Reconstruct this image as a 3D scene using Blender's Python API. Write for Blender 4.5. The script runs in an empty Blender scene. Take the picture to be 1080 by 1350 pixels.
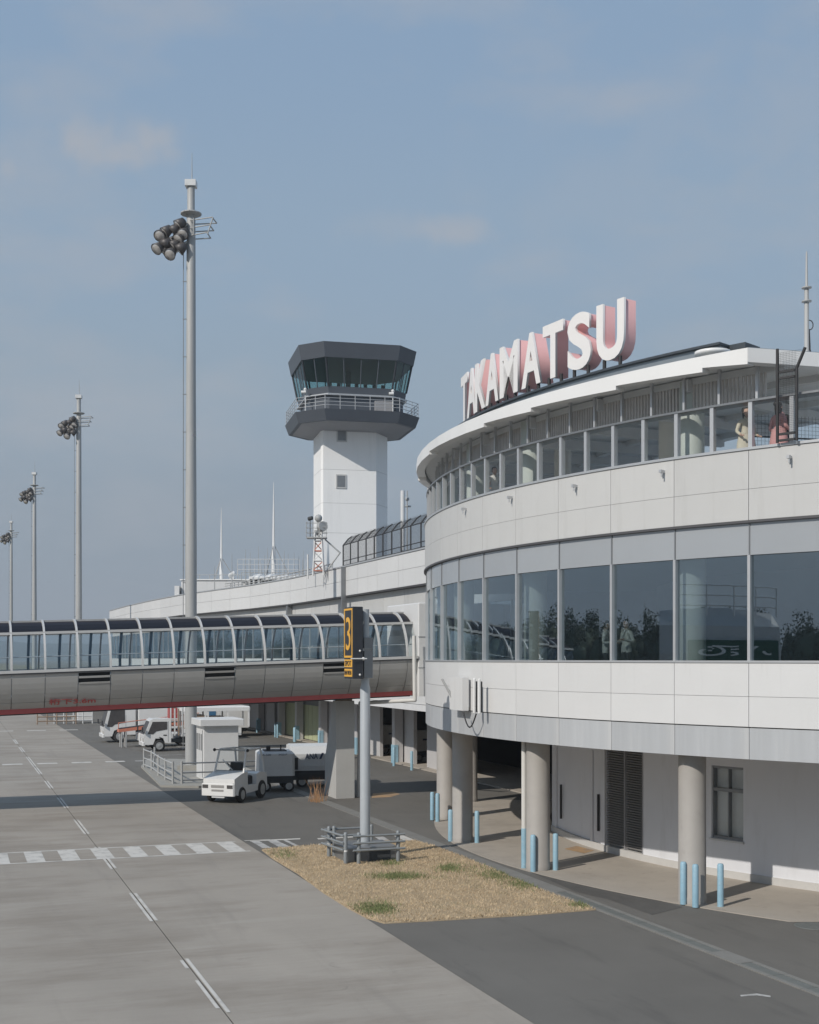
import bpy, math, random
from math import sin, cos, pi, radians, sqrt, atan2
from mathutils import Matrix, Vector
random.seed(7)
R_ = random.Random(11)
scene = bpy.context.scene
col = scene.collection

# ------------------------------------------------------------------ camera
FPX = 1660.0                       # focal length in photograph pixels (1080 wide)
EYE = 6.0
cam_d = bpy.data.cameras.new('camera'); cam = bpy.data.objects.new('camera', cam_d)
col.objects.link(cam); scene.camera = cam
cam.location = (0, 0, EYE); cam.rotation_euler = (radians(90), 0, 0)
cam_d.sensor_fit = 'VERTICAL'; cam_d.sensor_height = 36.0
cam_d.lens = FPX / 1350.0 * 36.0
cam_d.shift_y = (868 - 675) / 1350.0
cam_d.clip_start = 0.2; cam_d.clip_end = 20000

# ------------------------------------------------------------------ world, sun, exposure
SUN_AZ = radians(43.0)             # shadows run towards +X+Y at this angle from +Y
SUN_EL = radians(36.3)
world = bpy.data.worlds.new('World'); scene.world = world; world.use_nodes = True
wn = world.node_tree; wn.nodes.clear()
def wnode(t, **k):
    n = wn.nodes.new(t)
    for a, b in k.items(): setattr(n, a, b)
    return n
out = wnode('ShaderNodeOutputWorld'); bg = wnode('ShaderNodeBackground')
sky = wnode('ShaderNodeTexSky', sky_type='NISHITA', sun_disc=False, sun_elevation=SUN_EL,
            sun_rotation=SUN_AZ + pi, altitude=180, air_density=1.0, dust_density=2.0, ozone_density=1.5)
SKY_S = 0.10
bg.inputs['Strength'].default_value = SKY_S
geo = wnode('ShaderNodeTexCoord'); sep = wnode('ShaderNodeSeparateXYZ')
wn.links.new(geo.outputs['Generated'], sep.inputs[0])
ramp = wnode('ShaderNodeValToRGB')          # thin winter overcast veil, by elevation only
wn.links.new(sep.outputs['Z'], ramp.inputs[0])
cr = ramp.color_ramp; cr.interpolation = 'EASE'
def lin(c): return tuple(((v/255+.055)/1.055)**2.4 if v/255 > .04045 else v/255/12.92 for v in c)
def sc(c, k=1/SKY_S*0.1): return tuple(v*k for v in lin(c)) + (1,)
cr.elements[0].position = 0.0; cr.elements[0].color = lin((140, 152, 166)) + (1,)
cr.elements[1].position = 0.62; cr.elements[1].color = lin((130, 160, 194)) + (1,)
for p_, c_ in ((0.10, (144, 159, 173)), (0.20, (149, 169, 186)), (0.30, (146, 170, 193)), (0.45, (138, 165, 194))):
    e_ = cr.elements.new(p_); e_.color = lin(c_) + (1,)
# soft thin cloud everywhere, from noise on the direction
def wmath(op, a, b=None):
    n = wnode('ShaderNodeMath', operation=op)
    for i, v in enumerate((a, b)):
        if v is None: continue
        if isinstance(v, (int, float)): n.inputs[i].default_value = v
        else: wn.links.new(v, n.inputs[i])
    return n.outputs[0]
mp = wnode('ShaderNodeMapping'); mp.inputs['Scale'].default_value = (2.6, 2.6, 6.5); mp.inputs['Rotation'].default_value = (0.3, 0.25, 0)
wn.links.new(geo.outputs['Generated'], mp.inputs[0])
nz = wnode('ShaderNodeTexNoise'); nz.inputs['Scale'].default_value = 2.2; nz.inputs['Detail'].default_value = 6; nz.inputs['Roughness'].default_value = .55
wn.links.new(mp.outputs[0], nz.inputs['Vector'])
veil = wnode('ShaderNodeMapRange'); veil.inputs[1].default_value = .50; veil.inputs[2].default_value = .78; veil.inputs[4].default_value = .7
wn.links.new(nz.outputs[0], veil.inputs[0])
# small fair-weather puffs: direction distance masks broken by noise
nz2 = wnode('ShaderNodeTexNoise'); nz2.inputs['Scale'].default_value = 22; nz2.inputs['Detail'].default_value = 5
wn.links.new(geo.outputs['Generated'], nz2.inputs['Vector'])
acc = veil.outputs[0]
def sky_dir(px, py):
    return Vector(((px-540)/FPX, 1, (868-py)/FPX)).normalized()
for (px, py, rx, rz, s_) in ((152, 205, .044, .022, .95), (605, 308, .038, .013, .7), (12, 222, .018, .022, .7), (500, 300, .026, .013, .25),
                              (158, 575, .03, .018, .25), (1060, 150, .10, .05, .28), (800, 255, .10, .04, .16), (130, 610, .05, .02, .22)):
    d = sky_dir(px, py)
    sub = wnode('ShaderNodeVectorMath', operation='SUBTRACT'); sub.inputs[1].default_value = d
    wn.links.new(geo.outputs['Generated'], sub.inputs[0])
    mul = wnode('ShaderNodeVectorMath', operation='MULTIPLY'); mul.inputs[1].default_value = (1/rx, 1/rx, 1/rz)
    wn.links.new(sub.outputs[0], mul.inputs[0])
    ln = wnode('ShaderNodeVectorMath', operation='LENGTH'); wn.links.new(mul.outputs[0], ln.inputs[0])
    v = wmath('ADD', ln.outputs['Value'], wmath('MULTIPLY', wmath('SUBTRACT', nz2.outputs[0], .5), 3.4))
    mr = wnode('ShaderNodeMapRange', interpolation_type='SMOOTHSTEP'); mr.inputs[1].default_value = 1.3; mr.inputs[2].default_value = 0.0; mr.inputs[4].default_value = s_
    wn.links.new(v, mr.inputs[0]); acc = wmath('MAXIMUM', acc, mr.outputs[0])
cl = wnode('ShaderNodeMixRGB'); cl.inputs['Color2'].default_value = lin((176, 180, 187)) + (1,)
wn.links.new(acc, cl.inputs['Fac']); wn.links.new(ramp.outputs[0], cl.inputs['Color1'])
scl = wnode('ShaderNodeVectorMath', operation='SCALE'); scl.inputs['Scale'].default_value = 1/SKY_S
wn.links.new(cl.outputs[0], scl.inputs[0])
mixw = wnode('ShaderNodeMixRGB'); mixw.inputs['Fac'].default_value = .93
wn.links.new(sky.outputs[0], mixw.inputs['Color1']); wn.links.new(scl.outputs[0], mixw.inputs['Color2'])
wn.links.new(mixw.outputs[0], bg.inputs['Color']); wn.links.new(bg.outputs[0], out.inputs['Surface'])
sun_d = bpy.data.lights.new('sun', 'SUN'); sun_d.energy = 3.6; sun_d.angle = radians(.6); sun_d.color = (1, .94, .86)
sun = bpy.data.objects.new('sun', sun_d); col.objects.link(sun)
to_sun = Vector((-sin(SUN_AZ)*cos(SUN_EL), -cos(SUN_AZ)*cos(SUN_EL), sin(SUN_EL)))
sun.rotation_euler = to_sun.to_track_quat('Z', 'Y').to_euler(); sun.location = (-60, -60, 80)
vs = scene.view_settings
vs.view_transform = 'Standard'; vs.look = 'None'; vs.exposure = 0; vs.gamma = 1; vs.use_curve_mapping = False
scene.render.engine = 'CYCLES'
scene.cycles.max_bounces = 8; scene.cycles.transparent_max_bounces = 24

# ------------------------------------------------------------------ helpers
def G(px, py, z=0.0):
    """ground point seen at a photograph pixel"""
    Y = (EYE - z) * FPX / (py - 868.0)
    return ((px - 540) / FPX * Y, Y)
GR = radians(20.0)                 # the airfield grid is turned 20 degrees
def vu(v, u): return (v*cos(GR) - u*sin(GR), v*sin(GR) + u*cos(GR))
def to_vu(x, y): return (x*cos(GR) + y*sin(GR), -x*sin(GR) + y*cos(GR))

class MB:
    def __init__(s): s.v = []; s.f = []; s.mi = []; s.cur = 0; s.sm = []
    def add(s, vs_, fs, smooth=False):
        b = len(s.v); s.v.extend(vs_); s.f.extend([tuple(i+b for i in f) for f in fs])
        s.mi.extend([s.cur]*len(fs)); s.sm.extend([smooth]*len(fs)); return s
    def box(s, x0, y0, z0, x1, y1, z1, M=None):
        vs_ = [(x, y, z) for z in (z0, z1) for y in (y0, y1) for x in (x0, x1)]
        if M is not None: vs_ = [tuple(M @ Vector(v)) for v in vs_]
        return s.add(vs_, [(0,2,3,1), (4,5,7,6), (0,1,5,4), (2,6,7,3), (0,4,6,2), (1,3,7,5)])
    def cbox(s, c, d, M=None):
        return s.box(c[0]-d[0]/2, c[1]-d[1]/2, c[2]-d[2]/2, c[0]+d[0]/2, c[1]+d[1]/2, c[2]+d[2]/2, M)
    def bevbox(s, x0, y0, z0, x1, y1, z1, b=.03):
        """box with chamfered vertical and top edges"""
        def ring(i, z): return [(x0+i+b, y0+i, z), (x1-i-b, y0+i, z), (x1-i, y0+i+b, z), (x1-i, y1-i-b, z), (x1-i-b, y1-i, z), (x0+i+b, y1-i, z), (x0+i, y1-i-b, z), (x0+i, y0+i+b, z)]
        return s.loft([ring(0, z0), ring(0, z1-b), ring(b, z1)])
    def loft(s, rings, cap=True, closed=True, smooth=False):
        n = len(rings[0]); vs_ = [p for r in rings for p in r]; fs = []
        for k in range(len(rings)-1):
            for i in range(n if closed else n-1):
                j = (i+1) % n; fs.append((k*n+i, k*n+j, (k+1)*n+j, (k+1)*n+i))
        s.add(vs_, fs, smooth)
        if cap:
            s.add(rings[0], [tuple(range(n-1, -1, -1))]); s.add(rings[-1], [tuple(range(n))])
        return s
    def prism(s, poly, z0, z1, smooth=False):
        a = sum(poly[i][0]*poly[(i+1) % len(poly)][1]-poly[(i+1) % len(poly)][0]*poly[i][1] for i in range(len(poly)))
        if a < 0: poly = poly[::-1]
        return s.loft([[(x, y, z0) for x, y in poly], [(x, y, z1) for x, y in poly]], smooth=smooth)
    def cyl(s, p, q, r, r2=None, n=12, smooth=True, cap=True):
        p, q = Vector(p), Vector(q); r2 = r if r2 is None else r2
        d = (q-p).normalized(); a = d.orthogonal().normalized(); b = d.cross(a)
        rg = [[tuple(c + (a*cos(2*pi*i/n) + b*sin(2*pi*i/n))*rr) for i in range(n)] for c, rr in ((p, r), (q, r2))]
        return s.loft(rg, cap=cap, smooth=smooth)
    def tube(s, pts, r, n=8):
        for a, b in zip(pts[:-1], pts[1:]): s.cyl(a, b, r, n=n)
        for p in pts[1:-1]: s.ball(p, r*1.02, n)
        return s
    def ball(s, c, r, n=10, sz=1.0):
        rg = []
        m = max(4, n//2)
        for k in range(m+1):
            t = -pi/2 + pi*k/m; rr = max(r*cos(t), 1e-4)
            rg.append([(c[0]+rr*cos(2*pi*i/n), c[1]+rr*sin(2*pi*i/n), c[2]+r*sin(t)*sz) for i in range(n)])
        return s.loft(rg, smooth=True)
    def lathe(s, prof, n=20, c=(0, 0), smooth=True):
        rg = [[(c[0]+r*cos(2*pi*i/n), c[1]+r*sin(2*pi*i/n), z) for i in range(n)] for r, z in prof]
        return s.loft(rg, smooth=smooth)
    def arc(s, r0, r1, a0, a1, z0, z1, n=2, z0b=None, z1b=None):
        """solid piece of a ring; angle a: point = (-r cos a, -r sin a)"""
        rg = []
        for i in range(n+1):
            a = a0 + (a1-a0)*i/n
            rg.append([(-r1*cos(a), -r1*sin(a), z0), (-r0*cos(a), -r0*sin(a), z0), (-r0*cos(a), -r0*sin(a), z1), (-r1*cos(a), -r1*sin(a), z1)])
        return s.loft(rg)
    def mesh(s, name, mats, fix=True):
        me = bpy.data.meshes.new(name); me.from_pydata(s.v, [], s.f)
        if not isinstance(mats, (list, tuple)): mats = [mats]
        for m in mats: me.materials.append(m)
        me.polygons.foreach_set('material_index', s.mi); me.polygons.foreach_set('use_smooth', s.sm)
        me.update(); me.validate()
        if fix:
            import bmesh
            b = bmesh.new(); b.from_mesh(me); bmesh.ops.recalc_face_normals(b, faces=b.faces); b.to_mesh(me); b.free()
        return me
    def obj(s, name, mats, parent=None, label=None, loc=None, rz=0, fix=True):
        o = bpy.data.objects.new(name, s.mesh(name, mats, fix)); col.objects.link(o)
        if parent is not None: o.parent = parent
        if loc is not None: o.location = loc if len(loc) == 3 else (loc[0], loc[1], 0)
        if rz: o.rotation_euler.z = rz
        if label: o['label'] = label
        return o

def tag(o, label, cat, group=None):
    o['label'] = label; o['category'] = cat
    if group: o['group'] = group
    return o
def thing(name, label, cat, loc=(0, 0, 0), rz=0, group=None):
    o = bpy.data.objects.new(name, None); o.empty_display_size = .3; col.objects.link(o)
    o.location = loc if len(loc) == 3 else (loc[0], loc[1], 0); o.rotation_euler.z = rz
    return tag(o, label, cat, group)
def kind(o, k, label=None):
    o['kind'] = k
    if label: o['label'] = label
    return o
def inst(me, name, parent, loc=(0, 0, 0), rz=0, rot=None):
    o = bpy.data.objects.new(name, me); col.objects.link(o); o.parent = parent; o.location = loc
    o.rotation_euler = rot if rot else (0, 0, rz); return o
def kids(o): return [c for c in bpy.data.objects if c.parent == o]
def copy_tree(root, loc, rz, label, scale=None):
    m = root.copy(); col.objects.link(m); m.location = loc; m.rotation_euler = (0, 0, rz); m['label'] = label
    if scale: m.scale = scale
    for c in kids(root):
        d = c.copy(); col.objects.link(d); d.parent = m
        for g in kids(c):
            h = g.copy(); col.objects.link(h); h.parent = d
    return m

# ------------------------------------------------------------------ materials
def mat(name, c, rough=.6, metal=0.0, var=.12, scale=3.0, streak=None, bump=.0, bscale=40, spec=.5, detail=5, stain=None, coat=0):
    m = bpy.data.materials.new(name); m.use_nodes = True; nt = m.node_tree; b = nt.nodes['Principled BSDF']
    b.inputs['Roughness'].default_value = rough; b.inputs['Metallic'].default_value = metal
    b.inputs['Specular IOR Level'].default_value = spec
    if coat: b.inputs['Coat Weight'].default_value = coat; b.inputs['Coat Roughness'].default_value = .1
    tc = nt.nodes.new('ShaderNodeTexCoord'); src = tc.outputs['Object']
    mp = nt.nodes.new('ShaderNodeMapping'); nt.links.new(src, mp.inputs[0])
    if streak: mp.inputs['Scale'].default_value = streak
    n = nt.nodes.new('ShaderNodeTexNoise'); n.inputs['Scale'].default_value = scale; n.inputs['Detail'].default_value = detail; n.inputs['Roughness'].default_value = .6
    nt.links.new(mp.outputs[0], n.inputs['Vector'])
    mr = nt.nodes.new('ShaderNodeMapRange'); mr.inputs[1].default_value = .25; mr.inputs[2].default_value = .75
    mr.inputs[3].default_value = 1-var; mr.inputs[4].default_value = 1+var
    nt.links.new(n.outputs[0], mr.inputs[0])
    sc_ = nt.nodes.new('ShaderNodeVectorMath'); sc_.operation = 'SCALE'; sc_.inputs[0].default_value = c[:3]
    nt.links.new(mr.outputs[0], sc_.inputs['Scale']); res = sc_.outputs[0]
    if stain:
        sc_c, s_s, lo, hi, st, amt = stain
        mp2 = nt.nodes.new('ShaderNodeMapping'); mp2.inputs['Scale'].default_value = st; nt.links.new(src, mp2.inputs[0])
        n2 = nt.nodes.new('ShaderNodeTexNoise'); n2.inputs['Scale'].default_value = s_s; n2.inputs['Detail'].default_value = 6; n2.inputs['Roughness'].default_value = .65
        nt.links.new(mp2.outputs[0], n2.inputs['Vector'])
        m2 = nt.nodes.new('ShaderNodeMapRange'); m2.inputs[1].default_value = lo; m2.inputs[2].default_value = hi; m2.inputs[4].default_value = amt
        nt.links.new(n2.outputs[0], m2.inputs[0])
        mx = nt.nodes.new('ShaderNodeMixRGB'); mx.inputs['Color2'].default_value = tuple(sc_c) + (1,)
        nt.links.new(m2.outputs[0], mx.inputs['Fac']); nt.links.new(res, mx.inputs['Color1']); res = mx.outputs[0]
    nt.links.new(res, b.inputs['Base Color'])
    if bump:
        n3 = nt.nodes.new('ShaderNodeTexNoise'); n3.inputs['Scale'].default_value = bscale; n3.inputs['Detail'].default_value = 4
        nt.links.new(src, n3.inputs['Vector'])
        bp = nt.nodes.new('ShaderNodeBump'); bp.inputs['Strength'].default_value = bump; bp.inputs['Distance'].default_value = .02
        nt.links.new(n3.outputs[0], bp.inputs['Height']); nt.links.new(bp.outputs[0], b.inputs['Normal'])
    return m
def speckle(m, scale, lo, hi, colr, amt, st=(1, 1, 1)):
    nt = m.node_tree; b = nt.nodes['Principled BSDF']; l = b.inputs['Base Color'].links[0].from_socket
    tc = nt.nodes.new('ShaderNodeTexCoord'); mp = nt.nodes.new('ShaderNodeMapping'); mp.inputs['Scale'].default_value = st; nt.links.new(tc.outputs['Object'], mp.inputs[0])
    n = nt.nodes.new('ShaderNodeTexNoise'); n.inputs['Scale'].default_value = scale; n.inputs['Detail'].default_value = 7; n.inputs['Roughness'].default_value = .7
    nt.links.new(mp.outputs[0], n.inputs['Vector'])
    mr = nt.nodes.new('ShaderNodeMapRange'); mr.inputs[1].default_value = lo; mr.inputs[2].default_value = hi; mr.inputs[4].default_value = amt; nt.links.new(n.outputs[0], mr.inputs[0])
    mx = nt.nodes.new('ShaderNodeMixRGB'); mx.inputs['Color2'].default_value = tuple(colr)+(1,); nt.links.new(mr.outputs[0], mx.inputs['Fac']); nt.links.new(l, mx.inputs['Color1']); nt.links.new(mx.outputs[0], b.inputs['Base Color'])
def each(m, amt):
    """small tone shift from one panel to the next"""
    nt = m.node_tree; b = nt.nodes['Principled BSDF']; l = b.inputs['Base Color'].links[0].from_socket
    oi = nt.nodes.new('ShaderNodeObjectInfo'); mr = nt.nodes.new('ShaderNodeMapRange'); mr.inputs[3].default_value = 1-amt; mr.inputs[4].default_value = 1+amt; nt.links.new(oi.outputs['Random'], mr.inputs[0])
    sc_ = nt.nodes.new('ShaderNodeVectorMath'); sc_.operation = 'SCALE'; nt.links.new(l, sc_.inputs[0]); nt.links.new(mr.outputs[0], sc_.inputs['Scale']); nt.links.new(sc_.outputs[0], b.inputs['Base Color'])
    mr2 = nt.nodes.new('ShaderNodeMapRange'); mr2.inputs[3].default_value = b.inputs['Roughness'].default_value*.85; mr2.inputs[4].default_value = b.inputs['Roughness'].default_value*1.15; nt.links.new(oi.outputs['Random'], mr2.inputs[0]); nt.links.new(mr2.outputs[0], b.inputs['Roughness'])
def glass(name, tint, refl, edge=.75, rough=0.0, gcol=(.92, .96, 1), wob=0.0):
    m = bpy.data.materials.new(name); m.use_nodes = True; nt = m.node_tree; nt.nodes.clear()
    o = nt.nodes.new('ShaderNodeOutputMaterial'); mx = nt.nodes.new('ShaderNodeMixShader')
    t = nt.nodes.new('ShaderNodeBsdfTransparent'); t.inputs[0].default_value = tuple(tint) + (1,)
    g = nt.nodes.new('ShaderNodeBsdfGlossy'); g.inputs['Color'].default_value = tuple(gcol) + (1,); g.inputs['Roughness'].default_value = rough
    lw = nt.nodes.new('ShaderNodeLayerWeight'); lw.inputs['Blend'].default_value = .5
    pw = nt.nodes.new('ShaderNodeMath'); pw.operation = 'POWER'; pw.inputs[1].default_value = 3.0
    nt.links.new(lw.outputs['Facing'], pw.inputs[0])
    mr = nt.nodes.new('ShaderNodeMapRange'); mr.inputs[3].default_value = refl; mr.inputs[4].default_value = edge
    nt.links.new(pw.outputs[0], mr.inputs[0]); nt.links.new(mr.outputs[0], mx.inputs[0])
    if wob:
        tc = nt.nodes.new('ShaderNodeTexCoord'); n = nt.nodes.new('ShaderNodeTexNoise'); n.inputs['Scale'].default_value = .6; n.inputs['Detail'].default_value = 1
        nt.links.new(tc.outputs['Object'], n.inputs['Vector'])
        bp = nt.nodes.new('ShaderNodeBump'); bp.inputs['Strength'].default_value = wob; bp.inputs['Distance'].default_value = .02
        nt.links.new(n.outputs[0], bp.inputs['Height']); nt.links.new(bp.outputs[0], g.inputs['Normal'])
    nt.links.new(t.outputs[0], mx.inputs[1]); nt.links.new(g.outputs[0], mx.inputs[2]); nt.links.new(mx.outputs[0], o.inputs[0])
    return m
M = {}
M['panel'] = mat('white_panel', (.66, .66, .655), .42, var=.03, scale=.6, stain=((.42, .41, .39), 1.2, .60, .85, (3, 3, .35), .22))
M['parapet'] = mat('pale_grey_panel', (.55, .55, .54), .5, var=.035, scale=.5, stain=((.40, .395, .38), 1.0, .55, .8, (3, 3, .3), .28))
M['band'] = mat('weathered_zinc_band', (.47, .485, .50), .5, metal=.1, var=.07, scale=1.1, streak=(4, 4, .2), stain=((.62, .615, .60), .5, .50, .68, (2.2, 2.2, .1), .7))
M['spandrel'] = mat('spandrel_glass', (.42, .44, .46), .18, metal=.25, var=.03, scale=.4)
M['frame'] = mat('silver_mullion', (.55, .56, .57), .4, metal=.5, var=.05)
M['frame_dark'] = mat('grey_rail', (.25, .26, .27), .4, metal=.5, var=.08)
M['seal'] = mat('dark_drip_shade_edge', (.08, .08, .085), .6, var=.1)
M['deckfloor'] = mat('pale_deck_floor', (.66, .65, .62), .8, var=.06)
M['jointgrey'] = mat('joint_backing', (.26, .26, .26), .8, var=.05)
M['soffit'] = mat('soffit_board', (.66, .66, .66), .7, var=.05)
M['ceiling'] = mat('deck_ceiling', (.74, .75, .75), .7, var=.04)
M['slat'] = mat('brown_grey_slat', (.58, .54, .51), .6, var=.15)
M['roofwhite'] = mat('white_fascia', (.78, .78, .77), .4, var=.03, scale=1, stain=((.5, .5, .48), 1.5, .6, .85, (2, 2, .4), .2))
M['roofmetal'] = mat('roof_metal', (.33, .36, .38), .35, metal=.6, var=.06)
M['roofdark'] = mat('dark_roof_sheet', (.07, .08, .09), .4, metal=.3, var=.1)
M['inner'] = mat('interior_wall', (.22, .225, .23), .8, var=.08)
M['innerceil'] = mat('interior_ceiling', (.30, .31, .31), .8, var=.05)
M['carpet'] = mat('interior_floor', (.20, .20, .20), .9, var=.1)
M['creamcol'] = mat('cream_column', (.78, .76, .70), .6, var=.04)
M['deckcol'] = mat('pale_green_column', (.50, .53, .49), .5, var=.04)
M['column'] = mat('beige_concrete_column', (.365, .345, .32), .65, var=.06, scale=2, bump=.15, stain=((.22, .20, .18), 1.5, .55, .8, (1, 1, .4), .3))
M['lowwall'] = mat('ground_floor_wall', (.68, .69, .72), .6, var=.03, scale=1, stain=((.42, .41, .40), 1.5, .6, .85, (1, 1, .35), .25))
M['plinth'] = mat('plinth', (.52, .51, .49), .75, var=.06)
M['louvre'] = mat('louvre_grey', (.34, .33, .32), .5, metal=.3, var=.1)
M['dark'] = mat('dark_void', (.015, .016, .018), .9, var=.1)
M['bollard'] = mat('light_blue_paint', (.27, .44, .54), .45, var=.08, scale=5, stain=((.45, .55, .60), 6, .5, .7, (1, 1, 1), .35))
M['bollard_top'] = mat('mid_blue_paint', (.08, .30, .46), .4, var=.06)
M['pipewhite'] = mat('white_pipe', (.62, .61, .58), .5, var=.05)
M['fglass'] = glass('tinted_facade_glass', (.76, .81, .82), .23, .55, wob=.02, gcol=(.86, .94, 1))
M['dglass'] = glass('clear_deck_glass', (.975, .985, .985), .025, .14)
M['uglass'] = glass('upper_deck_glass', (.96, .965, .965), .015, .08)
M['tglass'] = glass('tunnel_window_glass', (.93, .955, .96), .035, .2)
M['troof'] = glass('tunnel_dark_roof_glass', (.07, .062, .065), .07, .2, rough=.35, gcol=(1, .90, .92))
M['cabglass'] = glass('tower_green_glass', (.78, .88, .88), .05, .2)
M['carglass'] = glass('vehicle_glass', (.35, .40, .42), .12, .6)
M['asphalt'] = mat('asphalt', (.150, .142, .128), .88, var=.12, scale=.35, bump=.5, bscale=90, spec=.3, detail=9, stain=((.20, .19, .172), .12, .48, .72, (1, .35, 1), .5))
M['asphalt2'] = mat('old_asphalt_apron', (.125, .122, .118), .88, var=.12, scale=.6, bump=.5, bscale=90, spec=.3, detail=9, stain=((.075, .075, .075), .2, .5, .7, (1, .5, 1), .6))
M['patch'] = mat('fresh_asphalt', (.105, .100, .092), .85, var=.12, scale=1.2, bump=.5, bscale=90, spec=.3, detail=9)
def concrete():
    m = mat('concrete_pavement', (.345, .312, .27), .85, var=.14, scale=.22, streak=(1, .6, 1), bump=.4, bscale=70, spec=.3, detail=10,
            stain=((.245, .212, .176), .20, .47, .62, (1.0, 2.6, 1), .55))
    nt = m.node_tree; b = nt.nodes['Principled BSDF']; l = b.inputs['Base Color'].links[0].from_socket
    tc = nt.nodes.new('ShaderNodeTexCoord')
    # fine brushed grain and darker traffic lanes
    mp = nt.nodes.new('ShaderNodeMapping'); mp.inputs['Scale'].default_value = (.8, 9, 1); nt.links.new(tc.outputs['Object'], mp.inputs[0])
    n = nt.nodes.new('ShaderNodeTexNoise'); n.inputs['Scale'].default_value = 1.0; n.inputs['Detail'].default_value = 8; nt.links.new(mp.outputs[0], n.inputs['Vector'])
    mr = nt.nodes.new('ShaderNodeMapRange'); mr.inputs[1].default_value = .3; mr.inputs[2].default_value = .7; mr.inputs[3].default_value = .965; mr.inputs[4].default_value = 1.03
    nt.links.new(n.outputs[0], mr.inputs[0])
    s_ = nt.nodes.new('ShaderNodeVectorMath'); s_.operation = 'SCALE'; nt.links.new(l, s_.inputs[0]); nt.links.new(mr.outputs[0], s_.inputs['Scale'])
    
    def layer(res, scale, st, lo, hi, colr, amt, rough=.6):
        mp = nt.nodes.new('ShaderNodeMapping'); mp.inputs['Scale'].default_value = st; nt.links.new(tc.outputs['Object'], mp.inputs[0])
        n = nt.nodes.new('ShaderNodeTexNoise'); n.inputs['Scale'].default_value = scale; n.inputs['Detail'].default_value = 8; n.inputs['Roughness'].default_value = rough; n.inputs['Distortion'].default_value = .6
        nt.links.new(mp.outputs[0], n.inputs['Vector'])
        mr = nt.nodes.new('ShaderNodeMapRange'); mr.inputs[1].default_value = lo; mr.inputs[2].default_value = hi; mr.inputs[4].default_value = amt; nt.links.new(n.outputs[0], mr.inputs[0])
        mx = nt.nodes.new('ShaderNodeMixRGB'); mx.inputs['Color2'].default_value = tuple(colr)+(1,); nt.links.new(mr.outputs[0], mx.inputs['Fac']); nt.links.new(res, mx.inputs['Color1']); return mx.outputs[0]
    res = s_.outputs[0]
    res = layer(res, .5, (2.4, .16, 1), .58, .76, (.22, .20, .178), .38)        # long tyre lanes
    res = layer(res, .35, (.25, 2.2, 1), .58, .75, (.43, .40, .355), .5)       # pale scuffs across
    res = layer(res, 1.6, (1, 1, 1), .64, .78, (.16, .145, .13), .55)          # oil spots
    res = layer(res, 60, (1, 1, 1), .52, .70, (.20, .185, .165), .45, .8)      # aggregate speckle
    nt.links.new(res, b.inputs['Base Color']); return m
M['concrete'] = concrete()
M['walkway'] = mat('apron_concrete', (.40, .36, .31), .85, var=.10, scale=.6, bump=.3, bscale=60, spec=.3, detail=8, stain=((.24, .22, .195), .5, .5, .75, (1, 1, 1), .5))
M['gutter'] = mat('gutter_concrete', (.21, .205, .19), .85, var=.12, scale=2.5, bump=.4, detail=8)
M['grate'] = mat('steel_grate', (.17, .18, .17), .6, metal=.2, var=.15, scale=4)
M['kerbc'] = mat('kerb_concrete', (.32, .31, .28), .8, var=.1, scale=2)
M['joint'] = mat('joint_sealant', (.045, .043, .04), .9, var=.1)
M['paint'] = mat('white_road_paint', (.60, .575, .53), .7, var=.08, scale=3, detail=9, stain=((.30, .285, .265), 2.2, .50, .62, (1, 1, 1), .55))
M['paint_worn'] = mat('worn_road_paint', (.47, .46, .44), .75, var=.1, scale=3, detail=9, stain=((.27, .26, .245), 2.0, .45, .58, (1, 1, 1), .8))
M['paint_yellow'] = mat('faded_orange_paint', (.42, .27, .14), .8, var=.1, scale=3, stain=((.25, .2, .16), 2.0, .45, .6, (1, 1, 1), .7))
M['soil'] = mat('dry_turf', (.40, .31, .205), .95, var=.18, scale=1.6, bump=.8, bscale=30, spec=.1, detail=10, stain=((.26, .23, .13), .9, .55, .72, (1, 1, 1), .6))
M['straw'] = mat('straw_blades', (.56, .44, .29), .9, var=.3, scale=2.5, spec=.1)
M['green'] = mat('green_weeds', (.19, .22, .10), .9, var=.3, scale=3, spec=.1)
M['galv'] = mat('galvanised_steel', (.40, .405, .40), .6, metal=.1, var=.10, scale=1.0, streak=(3, 3, .4), stain=((.36, .27, .20), .9, .62, .78, (2, 2, .25), .5))
M['galvb'] = mat('bluish_grey_steel', (.42, .45, .475), .5, metal=.1, var=.06, scale=2, stain=((.42, .43, .42), 1.0, .55, .7, (1, 1, .3), .5))
M['galvd'] = mat('weathered_grey_pipe', (.25, .27, .28), .55, metal=.2, var=.12, scale=6)
M['lamp_dark'] = mat('dark_lamp_housing', (.085, .08, .08), .5, metal=.3, var=.2)
M['lamp_glass'] = mat('lamp_reflector', (.62, .60, .58), .25, metal=.5, var=.05)
M['white'] = mat('white_paint', (.74, .74, .73), .3, var=.03, coat=.3)
M['offwhite'] = mat('off_white_paint', (.64, .65, .65), .4, var=.04)
M['tyre'] = mat('tyre_rubber', (.025, .025, .026), .85, var=.1)
M['rim'] = mat('wheel_rim', (.45, .46, .46), .4, metal=.4, var=.05)
M['black'] = mat('black_plastic', (.03, .03, .033), .6, var=.1)
M['chassis'] = mat('dark_chassis', (.045, .05, .055), .7, var=.15)
M['red'] = mat('red_paint', (.42, .08, .075), .5, var=.06)
M['salmon'] = mat('orange_red_paint', (.55, .20, .13), .5, var=.08)
M['pink'] = mat('pink_letter_side', (.86, .50, .485), .45, var=.04, scale=1.5)
M['letter'] = mat('white_letter_face', (.80, .78, .76), .4, var=.02)
M['tunnel'] = mat('tunnel_grey_steel', (.42, .415, .40), .42, metal=.35, var=.05, scale=1.5)
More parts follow.
